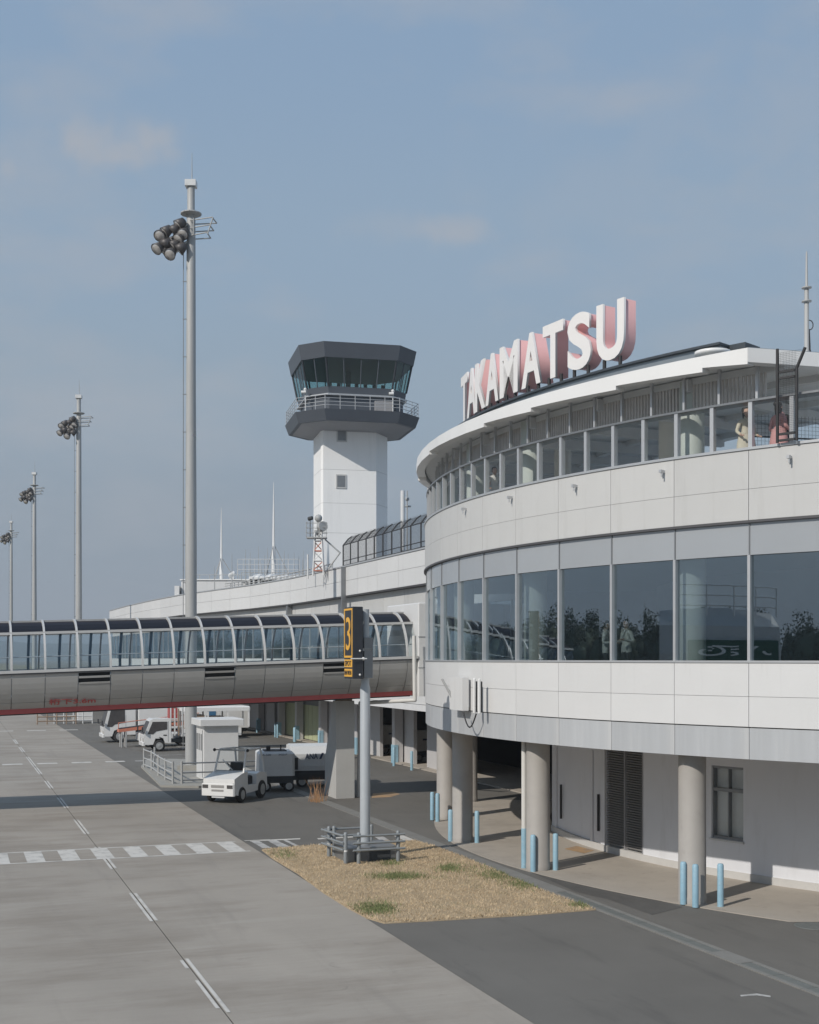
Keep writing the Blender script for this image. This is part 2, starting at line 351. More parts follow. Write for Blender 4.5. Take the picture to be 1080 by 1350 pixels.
M['tunnelw'] = mat('tunnel_white_rib', (.52, .52, .51), .4, var=.04)
M['bluegrey'] = mat('blue_grey_post', (.07, .14, .20), .5, var=.05)
M['tinner'] = mat('tunnel_floor', (.45, .46, .47), .8, var=.1)
M['pier'] = mat('pale_concrete_pier', (.47, .465, .445), .75, var=.05, scale=1.2, bump=.15, stain=((.34, .33, .31), 1, .55, .8, (1, 1, .3), .3))
M['twhite'] = mat('tower_white_wall', (.84, .84, .83), .6, var=.02, scale=.3, stain=((.58, .58, .57), .3, .55, .8, (1, 1, .2), .25))
M['tdark'] = mat('tower_slate_metal', (.085, .098, .118), .45, metal=.15, var=.06, scale=.6)
M['tsoffit'] = mat('tower_soffit', (.30, .30, .31), .7, var=.05)
M['signblack'] = mat('sign_black_box', (.03, .034, .042), .4, var=.08)
M['signyellow'] = mat('sign_amber', (.78, .42, .06), .5, var=.05)
M['yellowgreen'] = mat('pale_green_door', (.42, .45, .28), .6, var=.06)
M['winglow'] = mat('wing_ground_wall', (.50, .49, .49), .65, var=.04)
M['doorframe'] = mat('door_grey', (.30, .30, .31), .5, var=.05)
M['hill'] = mat('distant_hill', (.05, .065, .05), .95, var=.2, scale=.004)
M['field'] = mat('airfield_grass', (.20, .175, .10), .95, var=.15, scale=.02)
M['ground'] = mat('far_ground', (.17, .16, .13), .95, var=.15, scale=.01)
M['tree'] = mat('evergreen_foliage', (.085, .11, .075), .9, var=.45, scale=.25)  # foliage tone lightened to stand in for distance haze
M['mesh'] = mat('black_mesh_wire', (.03, .03, .032), .6, var=.1)
M['tan'] = mat('tan_cargo', (.30, .22, .16), .8, var=.1)
M['bluepaint'] = mat('blue_paint', (.05, .16, .30), .5, var=.05)
M['navy'] = mat('navy_lettering', (.015, .035, .10), .5, var=.05)
M['cyan'] = mat('cyan_panel', (.25, .52, .62), .5, var=.04)
M['banner'] = mat('green_banner', (.035, .10, .07), .6, var=.06)
M['skin'] = mat('skin', (.52, .34, .26), .6, var=.04)
M['hair'] = mat('dark_hair', (.03, .024, .02), .6, var=.15)
M['coat'] = mat('cream_coat', (.55, .50, .40), .8, var=.06, scale=6)
M['pinkcoat'] = mat('pink_jacket', (.58, .30, .29), .8, var=.06, scale=6)
M['shirt'] = mat('white_shirt', (.66, .65, .62), .8, var=.05, scale=6)
M['darkcloth'] = mat('dark_clothes', (.05, .05, .06), .85, var=.1, scale=6)

for k_, a_ in (('panel', .02), ('parapet', .022), ('spandrel', .03), ('band', .035), ('tunnel', .05), ('lowwall', .03), ('roofwhite', .015), ('yellowgreen', .04)): each(M[k_], a_)
for k_ in ('asphalt', 'asphalt2', 'patch'):
    speckle(M[k_], 55, .52, .72, (.26, .25, .23), .35); speckle(M[k_], .5, .55, .72, (.07, .068, .065), .5, (2.6, .3, 1)); speckle(M[k_], 1.3, .63, .76, (.06, .058, .055), .5)
speckle(M['walkway'], 2.2, .58, .74, (.20, .175, .15), .5); speckle(M['walkway'], 50, .54, .72, (.22, .20, .17), .35)
speckle(M['panel'], 1.4, .57, .80, (.40, .395, .375), .35, (2.5, 2.5, .18)); speckle(M['parapet'], 1.2, .56, .78, (.36, .355, .335), .40, (2.2, 2.2, .15))
speckle(M['lowwall'], 1.0, .55, .8, (.40, .39, .38), .35, (1.6, 1.6, .3)); speckle(M['column'], 3, .58, .75, (.22, .20, .18), .4, (1, 1, .5)); speckle(M['pier'], 2, .55, .75, (.28, .27, .25), .4, (1.5, 1.5, .25))
speckle(M['bollard'], 9, .62, .72, (.16, .13, .10), .7); speckle(M['white'], 3, .62, .8, (.45, .43, .40), .4); speckle(M['offwhite'], 2.5, .58, .78, (.32, .31, .30), .4)
speckle(M['soil'], 14, .55, .70, (.20, .15, .09), .5); speckle(M['soil'], 1.1, .58, .74, (.50, .42, .30), .6); speckle(M['twhite'], .6, .55, .8, (.56, .56, .55), .3, (1.5, 1.5, .12))
def text_mesh(body, height, width=None, extrude=.0, offset=0.0, space=1.0):
    """outlined text as mesh, centred in x, base at y=0, in the XY plane"""
    c = bpy.data.curves.new('lettering', 'FONT'); c.body = body; c.extrude = extrude; c.offset = offset; c.space_character = space; c.resolution_u = 5
    o = bpy.data.objects.new('lettering', c); col.objects.link(o)
    dg = bpy.context.evaluated_depsgraph_get(); me = bpy.data.meshes.new_from_object(o.evaluated_get(dg))
    bpy.data.objects.remove(o); bpy.data.curves.remove(c)
    xs = [v.co.x for v in me.vertices]; ys = [v.co.y for v in me.vertices]; x0, x1, y0, y1 = min(xs), max(xs), min(ys), max(ys)
    ky = height/(y1-y0); kx = ky if width is None else width/(x1-x0)
    for v in me.vertices: v.co.x = (v.co.x-(x0+x1)/2)*kx; v.co.y = (v.co.y-y0)*ky
    me.materials.clear(); return me
def place_text(name, body, height, mat_, parent, loc, rot, width=None, extrude=.003, offset=0, label=None):
    me = text_mesh(body, height, width, extrude, offset); me.materials.append(mat_); me.name = name
    o = inst(me, name, parent, loc, rot=rot)
    if label: o['label'] = label
    return o

# ================================================================== GROUND
def sheet(name, polys, z, m, label=None, parent=None, vuframe=True, k='structure'):
    b = MB()
    for p in polys:
        a = sum(p[i][0]*p[(i+1) % len(p)][1]-p[(i+1) % len(p)][0]*p[i][1] for i in range(len(p)))
        if a < 0: p = p[::-1]
        b.add([(x, y, z) for x, y in p], [tuple(range(len(p)))])
    o = b.obj(name, m, parent, rz=GR if vuframe and parent is None else 0, fix=False)
    if parent is None and k: kind(o, k, label)
    return o
def rect(a, b, c, d): return [(a, b), (c, b), (c, d), (a, d)]
g_ = MB(); g_.add([(-9000, -9000, -.012), (9000, -9000, -.012), (9000, 9000, -.012), (-9000, 9000, -.012)], [(0, 1, 2, 3)])
kind(g_.obj('ground', M['ground'], fix=False), 'structure', 'flat open land of the airfield reaching the horizon')
sheet('grass_field', [rect(-600, 175, 60, 1500), rect(-600, -400, -75, 175)], -.008, M['field'], 'dull winter grass field beyond the apron')
sheet('asphalt_apron', [rect(9.0, -60, 80, 175)], 0.0, M['asphalt'], 'dark asphalt apron in front of the terminal')
# concrete road: slabs either side of the sealed centre joint
cr_o = sheet('road_base', [rect(-75, -60, 9.0, 175)], -.004, M['joint'], 'pale concrete service road with a sealed centre joint')
cr_o.name = 'concrete_road'
vj = [-75, -31.2, -22.3, -13.4, -4.5, 4.35, 8.995]
for i in range(len(vj)-1):
    b = MB(); b.box(vj[i]+.012, -60, -.004, vj[i+1]-.012, 175, .006); b.obj('slab', M['concrete'], cr_o)
marks = bpy.data.objects.new('road_markings', None); col.objects.link(marks); marks.rotation_euler.z = GR; kind(marks, 'structure', 'white painted road markings on the service road')
def mark(polys, name='dash', m='paint', z=None):
    if z is None: z = .0145 if name == 'dash' else .0105
    return sheet(name, polys, z, M[m], parent=marks)
# dashed centre line (twin thin lines near, single dash further off)
px_y = [(1336, 1265), (1215, 1178), (1146, 1117), (1100, 1081), (1066, 1052), (1040, 1030), (1021, 1012), (1011, 998), (992, 985), (981, 975)]
for i, (ya, yb) in enumerate(px_y):
    def uy(py):
        Y = EYE*FPX/(py-868); X = (4.35 - Y*sin(GR))/cos(GR); return -X*sin(GR)+Y*cos(GR)
    ua, ub = uy(ya), uy(yb)
    if i == 0: mark([rect(4.255, ua+.3, 4.32, ua+2.3), rect(4.255, ub-.8, 4.32, ub-.1)]); mark([rect(4.375, ua, 4.445, ub)])
    else: mark([rect(4.255, ua, 4.33, ub)]); mark([rect(4.37, ua+.05, 4.445, ub-.05)])
for k in range(6):
    mark([rect(4.255, -1.6-9*k, 4.33, 2.6-9*k)]); mark([rect(4.37, -1.6-9*k, 4.445, 2.6-9*k)])
# crossing with white and grey blocks
U0, U1 = 38.45, 40.75
mark([rect(-60, U0, 8.75, U0+.13)], 'edge_line'); mark([rect(-60, U1-.13, 8.75, U1)], 'edge_line')
v_ = 8.62; n_ = 0
while v_ > -40:
    mark([[(v_-.52, U0+.13), (v_, U0+.13), (v_, U1-.13), (v_-.52, U1-.13)]], 'crossing_block'); v_ -= 1.0; n_ += 1
# the crossing goes on over the asphalt
mark([rect(9.05, U1-.12, 9.9, U1)], 'edge_line', 'paint', .0145)
def mpx(pts, m='paint_worn', nm='crossing_block', z=.0045): mark([[to_vu(*G(x, y)) for x, y in pts]], nm, m, z)
mpx([(346, 1118), (358, 1118), (341, 1108.6), (330, 1108.9)]); mpx([(372, 1119), (385, 1117.5), (364, 1107.6), (352, 1108)]); mpx([(392, 1117), (397, 1116.5), (377, 1106.8), (372, 1107.2)])
mpx([(330, 1108.3), (396, 1105.2), (396, 1106.6), (330, 1109.7)], 'paint', 'edge_line', .0055)
mpx([(418, 1105.2), (524, 1099.4), (530, 1100.6), (420, 1106.8)], 'paint', 'edge_line'); mpx([(517, 1101.2), (530, 1100.5), (556, 1111.5), (543, 1112.5)], 'paint'); mpx([(493, 1102.6), (504, 1102), (520, 1111.8), (508, 1112.6)])
mpx([(420, 1112.5), (543, 1112), (543, 1113.4), (420, 1114.2)], 'paint', 'edge_line', .0055)
# far rows of dashes
for u0, w, p_, v0, v1, ln in ((74.2, .75, 1.9, -30, 9.5, 1.1), (108.5, .8, 2.6, -40, 10, 1.5), (148, 1.0, 3.4, -50, 12, 2.0)):
    v_ = v1
    while v_ > v0: mark([rect(v_-ln, u0, v_, u0+w)], 'crossing_block'); v_ -= p_
for v_ in (11.0, 13.2): mark([rect(v_-.9, 74.4, v_, 74.9)], 'crossing_block', 'paint_worn', .0045)
for (a, b_) in (((11.4, 78.5), (17, 78.62)), ((12.2, 72), (17, 72.12)), ((12.5, 66.3), (16, 66.42))):
    mark([rect(a[0], a[1], b_[0], b_[1])], 'bay_line', 'paint_worn', .0045)
# faded orange arrow between pier and drum, small tick near right edge
q = [to_vu(*G(x, y)) for x, y in ((492, 1046), (520, 1044), (528, 1047), (514, 1051), (490, 1052))]
mark([q], 'faded_arrow', 'paint_yellow', .0045)
q = [to_vu(*G(x, y)) for x, y in ((748, 1108), (775, 1103), (788, 1112), (760, 1117))]
mark([[to_vu(*G(x, y)) for x, y in ((744, 1120), (760, 1116), (784, 1122), (770, 1126))]], 'faded_orange_patch', 'paint_yellow', .022)
q = [to_vu(*G(x, y)) for x, y in ((976, 1312), (998, 1310), (1016, 1313), (1016, 1315), (998, 1312.5), (977, 1314))]
mark([q], 'tick_mark', 'paint_worn', .0045)
# gutter strip along v = 14.7
gut = bpy.data.objects.new('drain_gutter', None); col.objects.link(gut); gut.rotation_euler.z = GR; kind(gut, 'structure', 'concrete drain gutter with steel gratings running past the grass')
gb = MB(); gb.box(-.235, 0, -.02, -.13, .985, .022); gb.box(.13, 0, -.02, .235, .985, .022); gb.cur = 1; gb.box(-.128, 0, -.02, .128, .985, .014)
gm = gb.mesh('gutter_block', [M['gutter'], M['grate']])
gb2 = MB(); gb2.box(-.235, 0, -.02, .235, .985, .022); gm2 = gb2.mesh('gutter_block', [M['gutter']])
for k in range(90):
    uu = 8 + k
    inst(gm if uu < 30 and k % 8 != 5 else gm2, 'gutter_block', gut, (14.68, uu, 0), rz=R_.uniform(-.002, .002))
# patch of fresh asphalt and the walkway under the drum
BC = Vector((23.2, 45.58)); RB = 22.62; DTH = .089
def pol(r, a): return (BC.x - r*cos(a), BC.y - r*sin(a))
poly = [pol(22.32, a) for a in [(.78 - k*.05) for k in range(21)]]
wk = [pol(22.3, .86 - k*.04) for k in range(32)] + [pol(18.0, -.4 + k*.04) for k in range(40)]
wk = wk + [(BC.x-18.0*cos(1.22), BC.y-18*sin(1.22))]
b = MB(); b.prism([to_vu(*p) for p in wk], -.01, .018)
kind(b.obj('walkway', M['walkway'], rz=GR), 'structure', 'beige concrete walkway under the round building')
pp = [to_vu(*G(x, y)) for x, y in ((628, 1122), (700, 1150), (760, 1176), (800, 1185), (860, 1206), (900, 1196), (840, 1179), (790, 1168), (706, 1146), (660, 1130))]
sheet('dark_asphalt', [pp], .006, M['patch'], 'freshly laid darker asphalt between gutter and walkway')
# manhole
tag(MB().lathe([(.0, 0), (.42, 0), (.42, .008), (.36, .012), (.001, .012)], 24).obj('manhole_cover', M['grate'], loc=(*G(1072, 1221), .002)), 'round iron manhole cover on the asphalt at the far right', 'manhole')
# grass island
gp = [(345, 1121), (360, 1133), (392, 1152), (425, 1177), (460, 1199), (483, 1211), (507, 1218), (600, 1213), (700, 1207), (786, 1200), (740, 1184), (700, 1169), (655, 1149), (610, 1130), (575, 1117), (545, 1109), (480, 1111), (420, 1115), (380, 1118)]
gpv = [to_vu(*G(x, y)) for x, y in gp]
gi = MB(); inner = [((x-11.7)*.965+11.7, (y-35)*.965+35) for x, y in gpv]
gi.loft([[(x, y, -.01) for x, y in gpv], [(x, y, .015) for x, y in gpv], [(x, y, .05) for x, y in inner]])
kind(gi.obj('grass_island', M['soil'], rz=GR), 'structure', 'island of dry straw coloured turf beside the service road')
def inside(p, poly):
    x, y = p; c = False; j = len(poly)-1
    for i in range(len(poly)):
        if (poly[i][1] > y) != (poly[j][1] > y) and x < (poly[j][0]-poly[i][0])*(y-poly[i][1])/(poly[j][1]-poly[i][1])+poly[i][0]: c = not c
        j = i
    return c
vmin, vmax = min(p[0] for p in gpv), max(p[0] for p in gpv); umin, umax = min(p[1] for p in gpv), max(p[1] for p in gpv)
def blades(pts, h, name, m, lab, tilt=.8):
    b = MB()
    V = []; F = []
    for (x, y, hh) in pts:
        a = R_.uniform(0, 2*pi); w = .012; t = R_.uniform(.2, tilt)*hh; a2 = R_.uniform(0, 2*pi)
        i = len(V); V += [(x-w*cos(a), y-w*sin(a), .03), (x+w*cos(a), y+w*sin(a), .03), (x+t*cos(a2), y+t*sin(a2), .03+hh)]; F.append((i, i+1, i+2))
    b.add(V, F); o = b.obj(name, m, rz=GR, fix=False); return kind(o, 'stuff', lab)
pts = []
while len(pts) < 42000:
    p = (R_.uniform(vmin, vmax), R_.uniform(umin, umax))
    if inside(p, gpv): pts.append((p[0], p[1], R_.uniform(.02, .075)))
blades(pts, .06, 'dry_grass', M['straw'], 'short dry straw coloured grass on the island', 1.2)
pts = []
for (px, py, rx, ry, n) in ((495, 1201, 26, 7, 1500), (525, 1158, 36, 4, 1500), (592, 1147, 14, 4, 700), (655, 1157, 22, 6, 600), (690, 1168, 25, 6, 700), (765, 1196, 14, 3, 250), (640, 1150, 60, 10, 500), (375, 1128, 18, 5, 350), (515, 1140, 15, 4, 400)):
    for k in range(n):
        x, y = R_.gauss(px, rx*.55), R_.gauss(py, ry*.6); q = to_vu(*G(x, y))
        if inside(q, gpv): pts.append((q[0], q[1], R_.uniform(.04, .12)))
blades(pts, .1, 'green_weeds', M['green'], 'patches of low green weeds in the dry turf')
# dry reeds beside the pier
pts = []
gx, gy = to_vu(*G(417, 1057))
for k in range(70): pts.append((gx+R_.gauss(0, .16), gy+R_.gauss(0, .2), R_.uniform(.15, .5) if k < 45 else R_.uniform(.6, 1.1)))
V = MB()
for (x, y, hh) in pts:
    a = R_.uniform(0, 6.28); t = hh*R_.uniform(.05, .45); w = .009
    V.add([(x-w, y, 0), (x+w, y, 0), (x+t*cos(a)*.5+w*.7, y+t*sin(a)*.5, hh*.6), (x+t*cos(a)*.5-w*.7, y+t*sin(a)*.5, hh*.6), (x+t*1.2*cos(a), y+t*1.2*sin(a), hh)], [(0, 1, 2, 3), (3, 2, 4)])
tag(V.obj('dry_grass_tuft', mat('orange_straw', (.50, .29, .15), .9, var=.25, scale=4), rz=GR, fix=False), 'tall dry orange grass tuft growing at the foot of the bridge pier', 'plant')
# kerb island round the mast and kiosk
kk = [to_vu(*G(x, y)) for x, y in ((186, 1024), (212, 1037), (430, 1037), (440, 1004), (196, 1004))]
kx0 = 9.35
mi = MB(); mi.prism([to_vu(*G(x, y)) for x, y in ((186, 1012), (212, 1038), (262, 1039), (322, 1034), (334, 1018), (300, 1004), (196, 1002))], -.01, .10)
kind(mi.obj('kerb_island', M['kerbc'], rz=GR), 'structure', 'low kerbed island under the floodlight mast and kiosk')

# ================================================================== ROUND TERMINAL
tb = thing('terminal_building', 'round white terminal drum on columns with a tinted window band and glazed rooftop deck', 'building', (BC.x, BC.y, 0))
T0 = .2
ks = range(-6, 12)
def th(i): return T0 + DTH*i
def fac(px, py, r=22.62):
    k = (px-540)/FPX; a_ = 1+k*k; b_ = -2*(k*BC.x+BC.y); c_ = BC.x**2+BC.y**2-r*r; t = (-b_-sqrt(max(b_*b_-4*a_*c_, 0)))/(2*a_)
    return atan2(BC.y-t, BC.x-k*t), EYE+(868-py)*t/FPX
H = dict(soff=3.67, low=4.42, mid=5.12, sill=5.92, wtop=8.38, drip=9.12, parj=9.9, par=10.8, rail=11.95, roofb=12.82, rooft=13.10)
def panel_mesh(r0, r1, z0, z1, m, name, gap=.006, n=3, d=DTH, gz=.008):
    b = MB(); g = gap/r1/1.0; b.arc(r0, r1, g, d-g, z0+gz/2, z1-gz/2, n); return b.mesh(name, m)
def ring_place(me, name, a, parent=tb, lab=None):
    o = inst(me, name, parent, rz=a)
    if lab: o['label'] = lab
    return o
rows = [('band_panel', RB-.12, RB-.01, H['soff'], H['low']-.02, M['band']), ('wall_panel', RB-.12, RB+.01, H['low'], H['mid'], M['panel']),
        ('wall_panel', RB-.12, RB+.01, H['mid'], H['sill']-.02, M['panel']), ('spandrel', RB-.14, RB-.03, H['wtop'], H['drip'], M['spandrel']),
        ('parapet_panel', RB-.12, RB+.02, H['drip']+.06, H['parj'], M['parapet']), ('parapet_panel', RB-.12, RB+.018, H['parj'], H['par'], M['parapet'])]
for nm, r0, r1, z0, z1, m in rows:
    me = panel_mesh(r0, r1, z0, z1, m, nm)
    for i in ks: ring_place(me, nm, th(i))
# windows
gm_ = MB(); gm_.arc(RB-.085, RB-.073, .0008, DTH-.0008, H['sill']+.03, H['wtop']-.01, 4); gmesh = gm_.mesh('window_pane', M['fglass'])
fm_ = MB(); fm_.arc(RB-.16, RB+.015, -.0016, .0016, H['sill']+.02, H['wtop'], 1); fmesh = fm_.mesh('mullion', M['frame'])
fm2 = MB(); fm2.arc(RB-.16, RB-.005, -.0006, .0006, H['wtop'], H['drip'], 1); fmesh2 = fm2.mesh('joint', M['frame_dark'])
sm_ = MB(); sm_.arc(RB-.16, RB+.035, 0, DTH, H['sill']-.02, H['sill']+.03, 3); smesh = sm_.mesh('window_sill', M['frame'])
dm_ = MB(); dm_.arc(RB-.16, RB+.06, 0, DTH, H['drip'], H['drip']+.055, 3); dmesh = dm_.mesh('drip_shade_edge', M['seal'])
cm_ = MB(); cm_.arc(RB-.22, RB+.05, 0, DTH, H['par'], H['par']+.06, 3); cmesh = cm_.mesh('coping', M['frame'])
for i in ks:
    ring_place(gmesh, 'window_pane', th(i)); ring_place(fmesh, 'mullion', th(i)); ring_place(fmesh2, 'joint', th(i))
    ring_place(smesh, 'window_sill', th(i)); ring_place(dmesh, 'drip_shade_edge', th(i)); ring_place(cmesh, 'coping', th(i))
A0, A1 = th(ks[0]), th(ks[-1]+1)
# backing shell, slabs, core
def arcobj(name, r0, r1, z0, z1, m, a0=A0, a1=A1, n=40, lab=None):
    b = MB(); b.arc(r0, r1, a0, a1, z0, z1, n); return b.obj(name, m, tb, lab)
arcobj('backing_wall', RB-.3, RB-.125, H['soff']+.02, H['sill']-.025, M['jointgrey'])
arcobj('parapet_backing', RB-.3, RB-.125, H['wtop']+.05, H['par']-.02, M['jointgrey'])
arcobj('soffit', 16.5, RB-.13, H['soff']+.03, H['soff']+.14, M['soffit'])
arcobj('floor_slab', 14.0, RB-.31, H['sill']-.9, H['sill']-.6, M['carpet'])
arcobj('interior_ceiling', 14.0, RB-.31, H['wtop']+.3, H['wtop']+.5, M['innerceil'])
arcobj('core_light_block', 13.6, 14.0, H['soff'], H['par'], M['inner'])  # inner wall added in dark grey to block light through the drum
arcobj('deck_floor_bounce', .5, RB-.31, 10.1, 10.25, M['deckfloor'], -.6, 5.6, 60)  # pale disc inside the ring added to bounce sunlight onto the ceiling
# deck glazing: half bays
hb = DTH/2
g1 = MB(); g1.arc(RB-.12, RB-.105, .001, hb-.001, H['par']+.06, H['rail']-.04, 2); g1m = g1.mesh('balustrade_pane', M['dglass'])
p1 = MB(); p1.arc(RB-.18, RB-.05, -.0022, .0022, H['par']+.06, H['rail']-.03, 1); p1m = p1.mesh('balustrade_post', M['frame'])
g2 = MB(); g2.arc(RB-.42, RB-.405, .001, hb-.001, H['rail']+.02, H['roofb'], 2); g2m = g2.mesh('upper_pane', M['uglass'])
p2 = MB(); p2.arc(RB-.44, RB-.36, -.0013, .0013, H['rail']+.02, H['roofb']+.1, 1); p2m = p2.mesh('upper_post', M['frame'])
r1_ = MB(); r1_.arc(RB-.45, RB-.03, 0, hb, H['rail']-.03, H['rail']+.02, 2); r1m = r1_.mesh('handrail', M['frame_dark'])
CORNER = .829
for i in range(-12, 24):
    a = T0 + hb*i
    ring_place(g1m, 'balustrade_pane', a); ring_place(p1m, 'balustrade_post', a); ring_place(r1m, 'handrail', a)
    if a < CORNER+.0: ring_place(g2m, 'upper_pane', a); ring_place(p2m, 'upper_post', a)
# hanging slats behind upper glass
s_ = MB(); a = A0
while a < CORNER-.0:
    s_.arc(RB-.68, RB-.62, a, a+.0022, H['rail']+.03, H['roofb']-.14, 1); a += .0046
kind(s_.obj('slat_screen', M['slat'], tb), 'stuff')
arcobj('slat_box', RB-.75, RB-.60, H['roofb']-.14, H['roofb']+.02, M['soffit'], A0, CORNER+.02, 30)
# roof ring
def rp(r, a, z): return (-r*cos(a), -r*sin(a), z)
ro = 22.95; inner_r = 15.0
outer = [(-ro*cos(A0+(CORNER-A0)*k/36), -ro*sin(A0+(CORNER-A0)*k/36)) for k in range(37)]
cxy = outer[-1]; e = (cxy[0]+10.3*.967, cxy[1]+10.3*.256)
a_in = atan2(-e[1], -e[0])
innr = [(-inner_r*cos(a_in+(A0-a_in)*k/40), -inner_r*sin(a_in+(A0-a_in)*k/40)) for k in range(41)]
# build roof as a strip between matched outer and inner samples
outs = outer + [(cxy[0]+(e[0]-cxy[0])*k/8, cxy[1]+(e[1]-cxy[1])*k/8) for k in range(1, 9)]
ins = []
for (x, y) in outs:
    a = atan2(-y, -x); ins.append((-inner_r*cos(a), -inner_r*sin(a)))
def strip(o_, i_, z0, z1, name, m, zi0=None, zi1=None):
    zi0 = z0 if zi0 is None else zi0; zi1 = z1 if zi1 is None else zi1
    b = MB(); b.loft([[(o[0], o[1], z0), (i[0], i[1], zi0), (i[0], i[1], zi1), (o[0], o[1], z1)] for o, i in zip(o_, i_)]); return b.obj(name, m, tb)
o_in = [(x*.985, y*.985) for x, y in outs]
strip(o_in, ins, H['roofb']+.05, H['rooft']-.02, 'roof', M['ceiling'])
strip([(x*.996, y*.996) for x, y in outs], [(x*.95, y*.95) for x, y in outs], H['rooft']-.02, H['rooft']+.0, 'roof_edge', M['roofmetal'], H['rooft']-.018, H['rooft']+.02)
# stepped white fascia boards
fa = [A0, -.2, -.08]+[fac(p_, 500, 22.95)[0] for p_ in (566, 638, 700, 812, 926)]+[CORNER]
for a, c in zip(fa[:-1], fa[1:]):
    b = MB(); n = 4
    rg = []
    for k in range(n+1):
        t = a+(c-a)*k/n; rr = ro+.0
        zb = H['roofb']-.02 - .10*(k/n)
        rg.append([rp(rr, t, zb), rp(rr-.3, t, zb), rp(rr-.3, t, H['rooft']-.025), rp(rr, t, H['rooft']-.025)])
    b.loft(rg); b.obj('fascia_board', M['roofwhite'], tb)
d = Vector((.967, .256)); nrm = Vector((.256, -.967))
b = MB()
def q_(s, off, z): p = Vector(cxy)+d*s-nrm*(-off); return (p.x, p.y, z)
b.loft([[q_(s, 0.0, H['roofb']-.07), q_(s, -.3, H['roofb']-.07), q_(s, -.3, H['rooft']-.025), q_(s, 0.0, H['rooft']-.025)] for s in (0.01, 10.2)])
b.obj('fascia_board', M['roofwhite'], tb)
# ceiling beams under the deck roof
for r in (17.2, 20.0):
    zc = H['roofb']+.05
    arcobj('ceiling_beam', r-.13, r+.13, zc-.16, zc+.05, M['soffit'], A0, 1.0 if r > 17 else 1.1, 36)
for i in range(-3, 8):
    a = T0 + DTH*1.5*i
    if a < CORNER: 
        b = MB(); b.loft([[rp(22.2, a-.004, 12.5), rp(22.2, a+.004, 12.5), rp(22.2, a+.004, 12.80), rp(22.2, a-.004, 12.80)], [rp(15.2, a-.006, 12.5), rp(15.2, a+.006, 12.5), rp(15.2, a+.006, 12.80), rp(15.2, a-.006, 12.80)]]); b.obj('ceiling_rafter', M['soffit'], tb)
arcobj('inner_beam', 15.0, 15.35, H['roofb']-.12, H['roofb']+.048, M['ceiling'], A0, 1.15, 36)
# raised metal upstand carrying the letters
arcobj('sign_upstand', 20.9, 22.05, H['rooft']+.003, 13.50, M['roofmetal'], .2, fac(951, 450, 22)[0], 30)
arcobj('upstand_cap', 20.8, 22.15, 13.503, 13.56, M['roofdark'], .2, fac(953, 450, 22)[0], 30)
arcobj('upstand_cap', 21.0, 21.7, 13.42, 13.56, M['roofdark'], fac(956, 450, 21.9)[0], fac(977, 450, 21.9)[0], 4)
b = MB(); b.lathe([(.01, 0), (.3, 0), (.3, .12), (.42, .12), (.42, .2), (.01, .24)], 20, c=(-22.4*cos(.775), -22.4*sin(.775)))
for v in range(len(b.v)): x, y, z = b.v[v]; b.v[v] = (x, y, z+13.08)
b.obj('roof_vent', M['roofwhite'], tb)
# ground floor columns and deck columns (each a part)
colm = MB().lathe([(.34, .0), (.345, .18), (.335, .19), (.335, 3.72)], 28).mesh('column', M['column'])
for i in (-2, -1, 0, 1, 2, 3): 
    a = .467 + .267*(i-1)
    inst(colm, 'column', tb, rp(21.9, a, 0))
dcol = MB().lathe([(.31, 10.25), (.31, 12.8)], 24).mesh('deck_column', M['deckcol'])
for a in (-.02, fac(628, 600, 21.75)[0], fac(701, 600, 21.75)[0], fac(912, 560, 21.75)[0], 1.02): inst(dcol, 'deck_column', tb, rp(21.75, a, 0))
icol = MB().lathe([(.33, 5.2), (.33, 8.8)], 24).mesh('interior_column', M['creamcol'])
for a in (-.05, .20, fac(706, 800, 21.85)[0], fac(913, 800, 21.85)[0], .98): inst(icol, 'interior_column', tb, rp(21.85, a, 0))
dc2 = MB().lathe([(.27, 10.25), (.27, 13.0)], 20).mesh('deck_column', M['creamcol'])
for a in (.30, .585): inst(dc2, 'deck_column', tb, rp(19.2, a, 0))
# recessed ground floor wall with doors, louvres, windows
WR = 18.35
def wa(px, r=WR):
    k = (px-540)/FPX; a_ = 1+k*k; b_ = -2*(k*BC.x+BC.y); c_ = BC.x**2+BC.y**2-r*r
    t = (-b_-sqrt(b_*b_-4*a_*c_))/(2*a_); return atan2(BC.y-t, BC.x-k*t)
a727, a795, a848, a945, a980 = wa(728), wa(797), wa(848), wa(938), wa(980)
wt = H['soff']+.05
def wall(a0, a1, z0=.22, z1=wt, m='lowwall', r1=WR, nm='ground_wall', n=6): return arcobj(nm, r1-.25, r1, z0, z1, M[m], a0, a1, n)
wall(a727, wa(733)); wall(wa(778), wa(781)); wall(wa(792), a795+.004)
wall(a848, a945); wall(a945, a980, .22, 1.05); wall(a945, a980, 3.05, wt); wall(a980, 1.5, n=14)
wall(wa(733), wa(778), 3.1, 3.3); wall(wa(781), wa(792), 3.1, wt)
arcobj('plinth', WR-.3, WR+.04, .0, .22, M['plinth'], a727, a795, 8); arcobj('plinth', WR-.3, WR+.04, .0, .22, M['plinth'], a795+.0, 1.5, 20)
arcobj('panel_door', WR-.2, WR-.06, .225, 3.098, M['lowwall'], wa(733)+.001, wa(778)-.001, 4, lab='wide grey sliding door')
arcobj('panel_door', WR-.2, WR-.04, .225, 3.098, M['lowwall'], wa(781)+.001, wa(792)-.001, 2, lab='narrow grey door')
arcobj('door_gap', WR-.055, WR-.03, .3, 3.05, M['doorframe'], wa(778)-.0016, wa(778)-.0002, 1)
for px in (740, 789):
    b = MB(); b.arc(WR-.02, WR+.05, wa(px), wa(px)+.0025, .6, 1.75, 1); b.obj('door_handle', M['black'], tb)
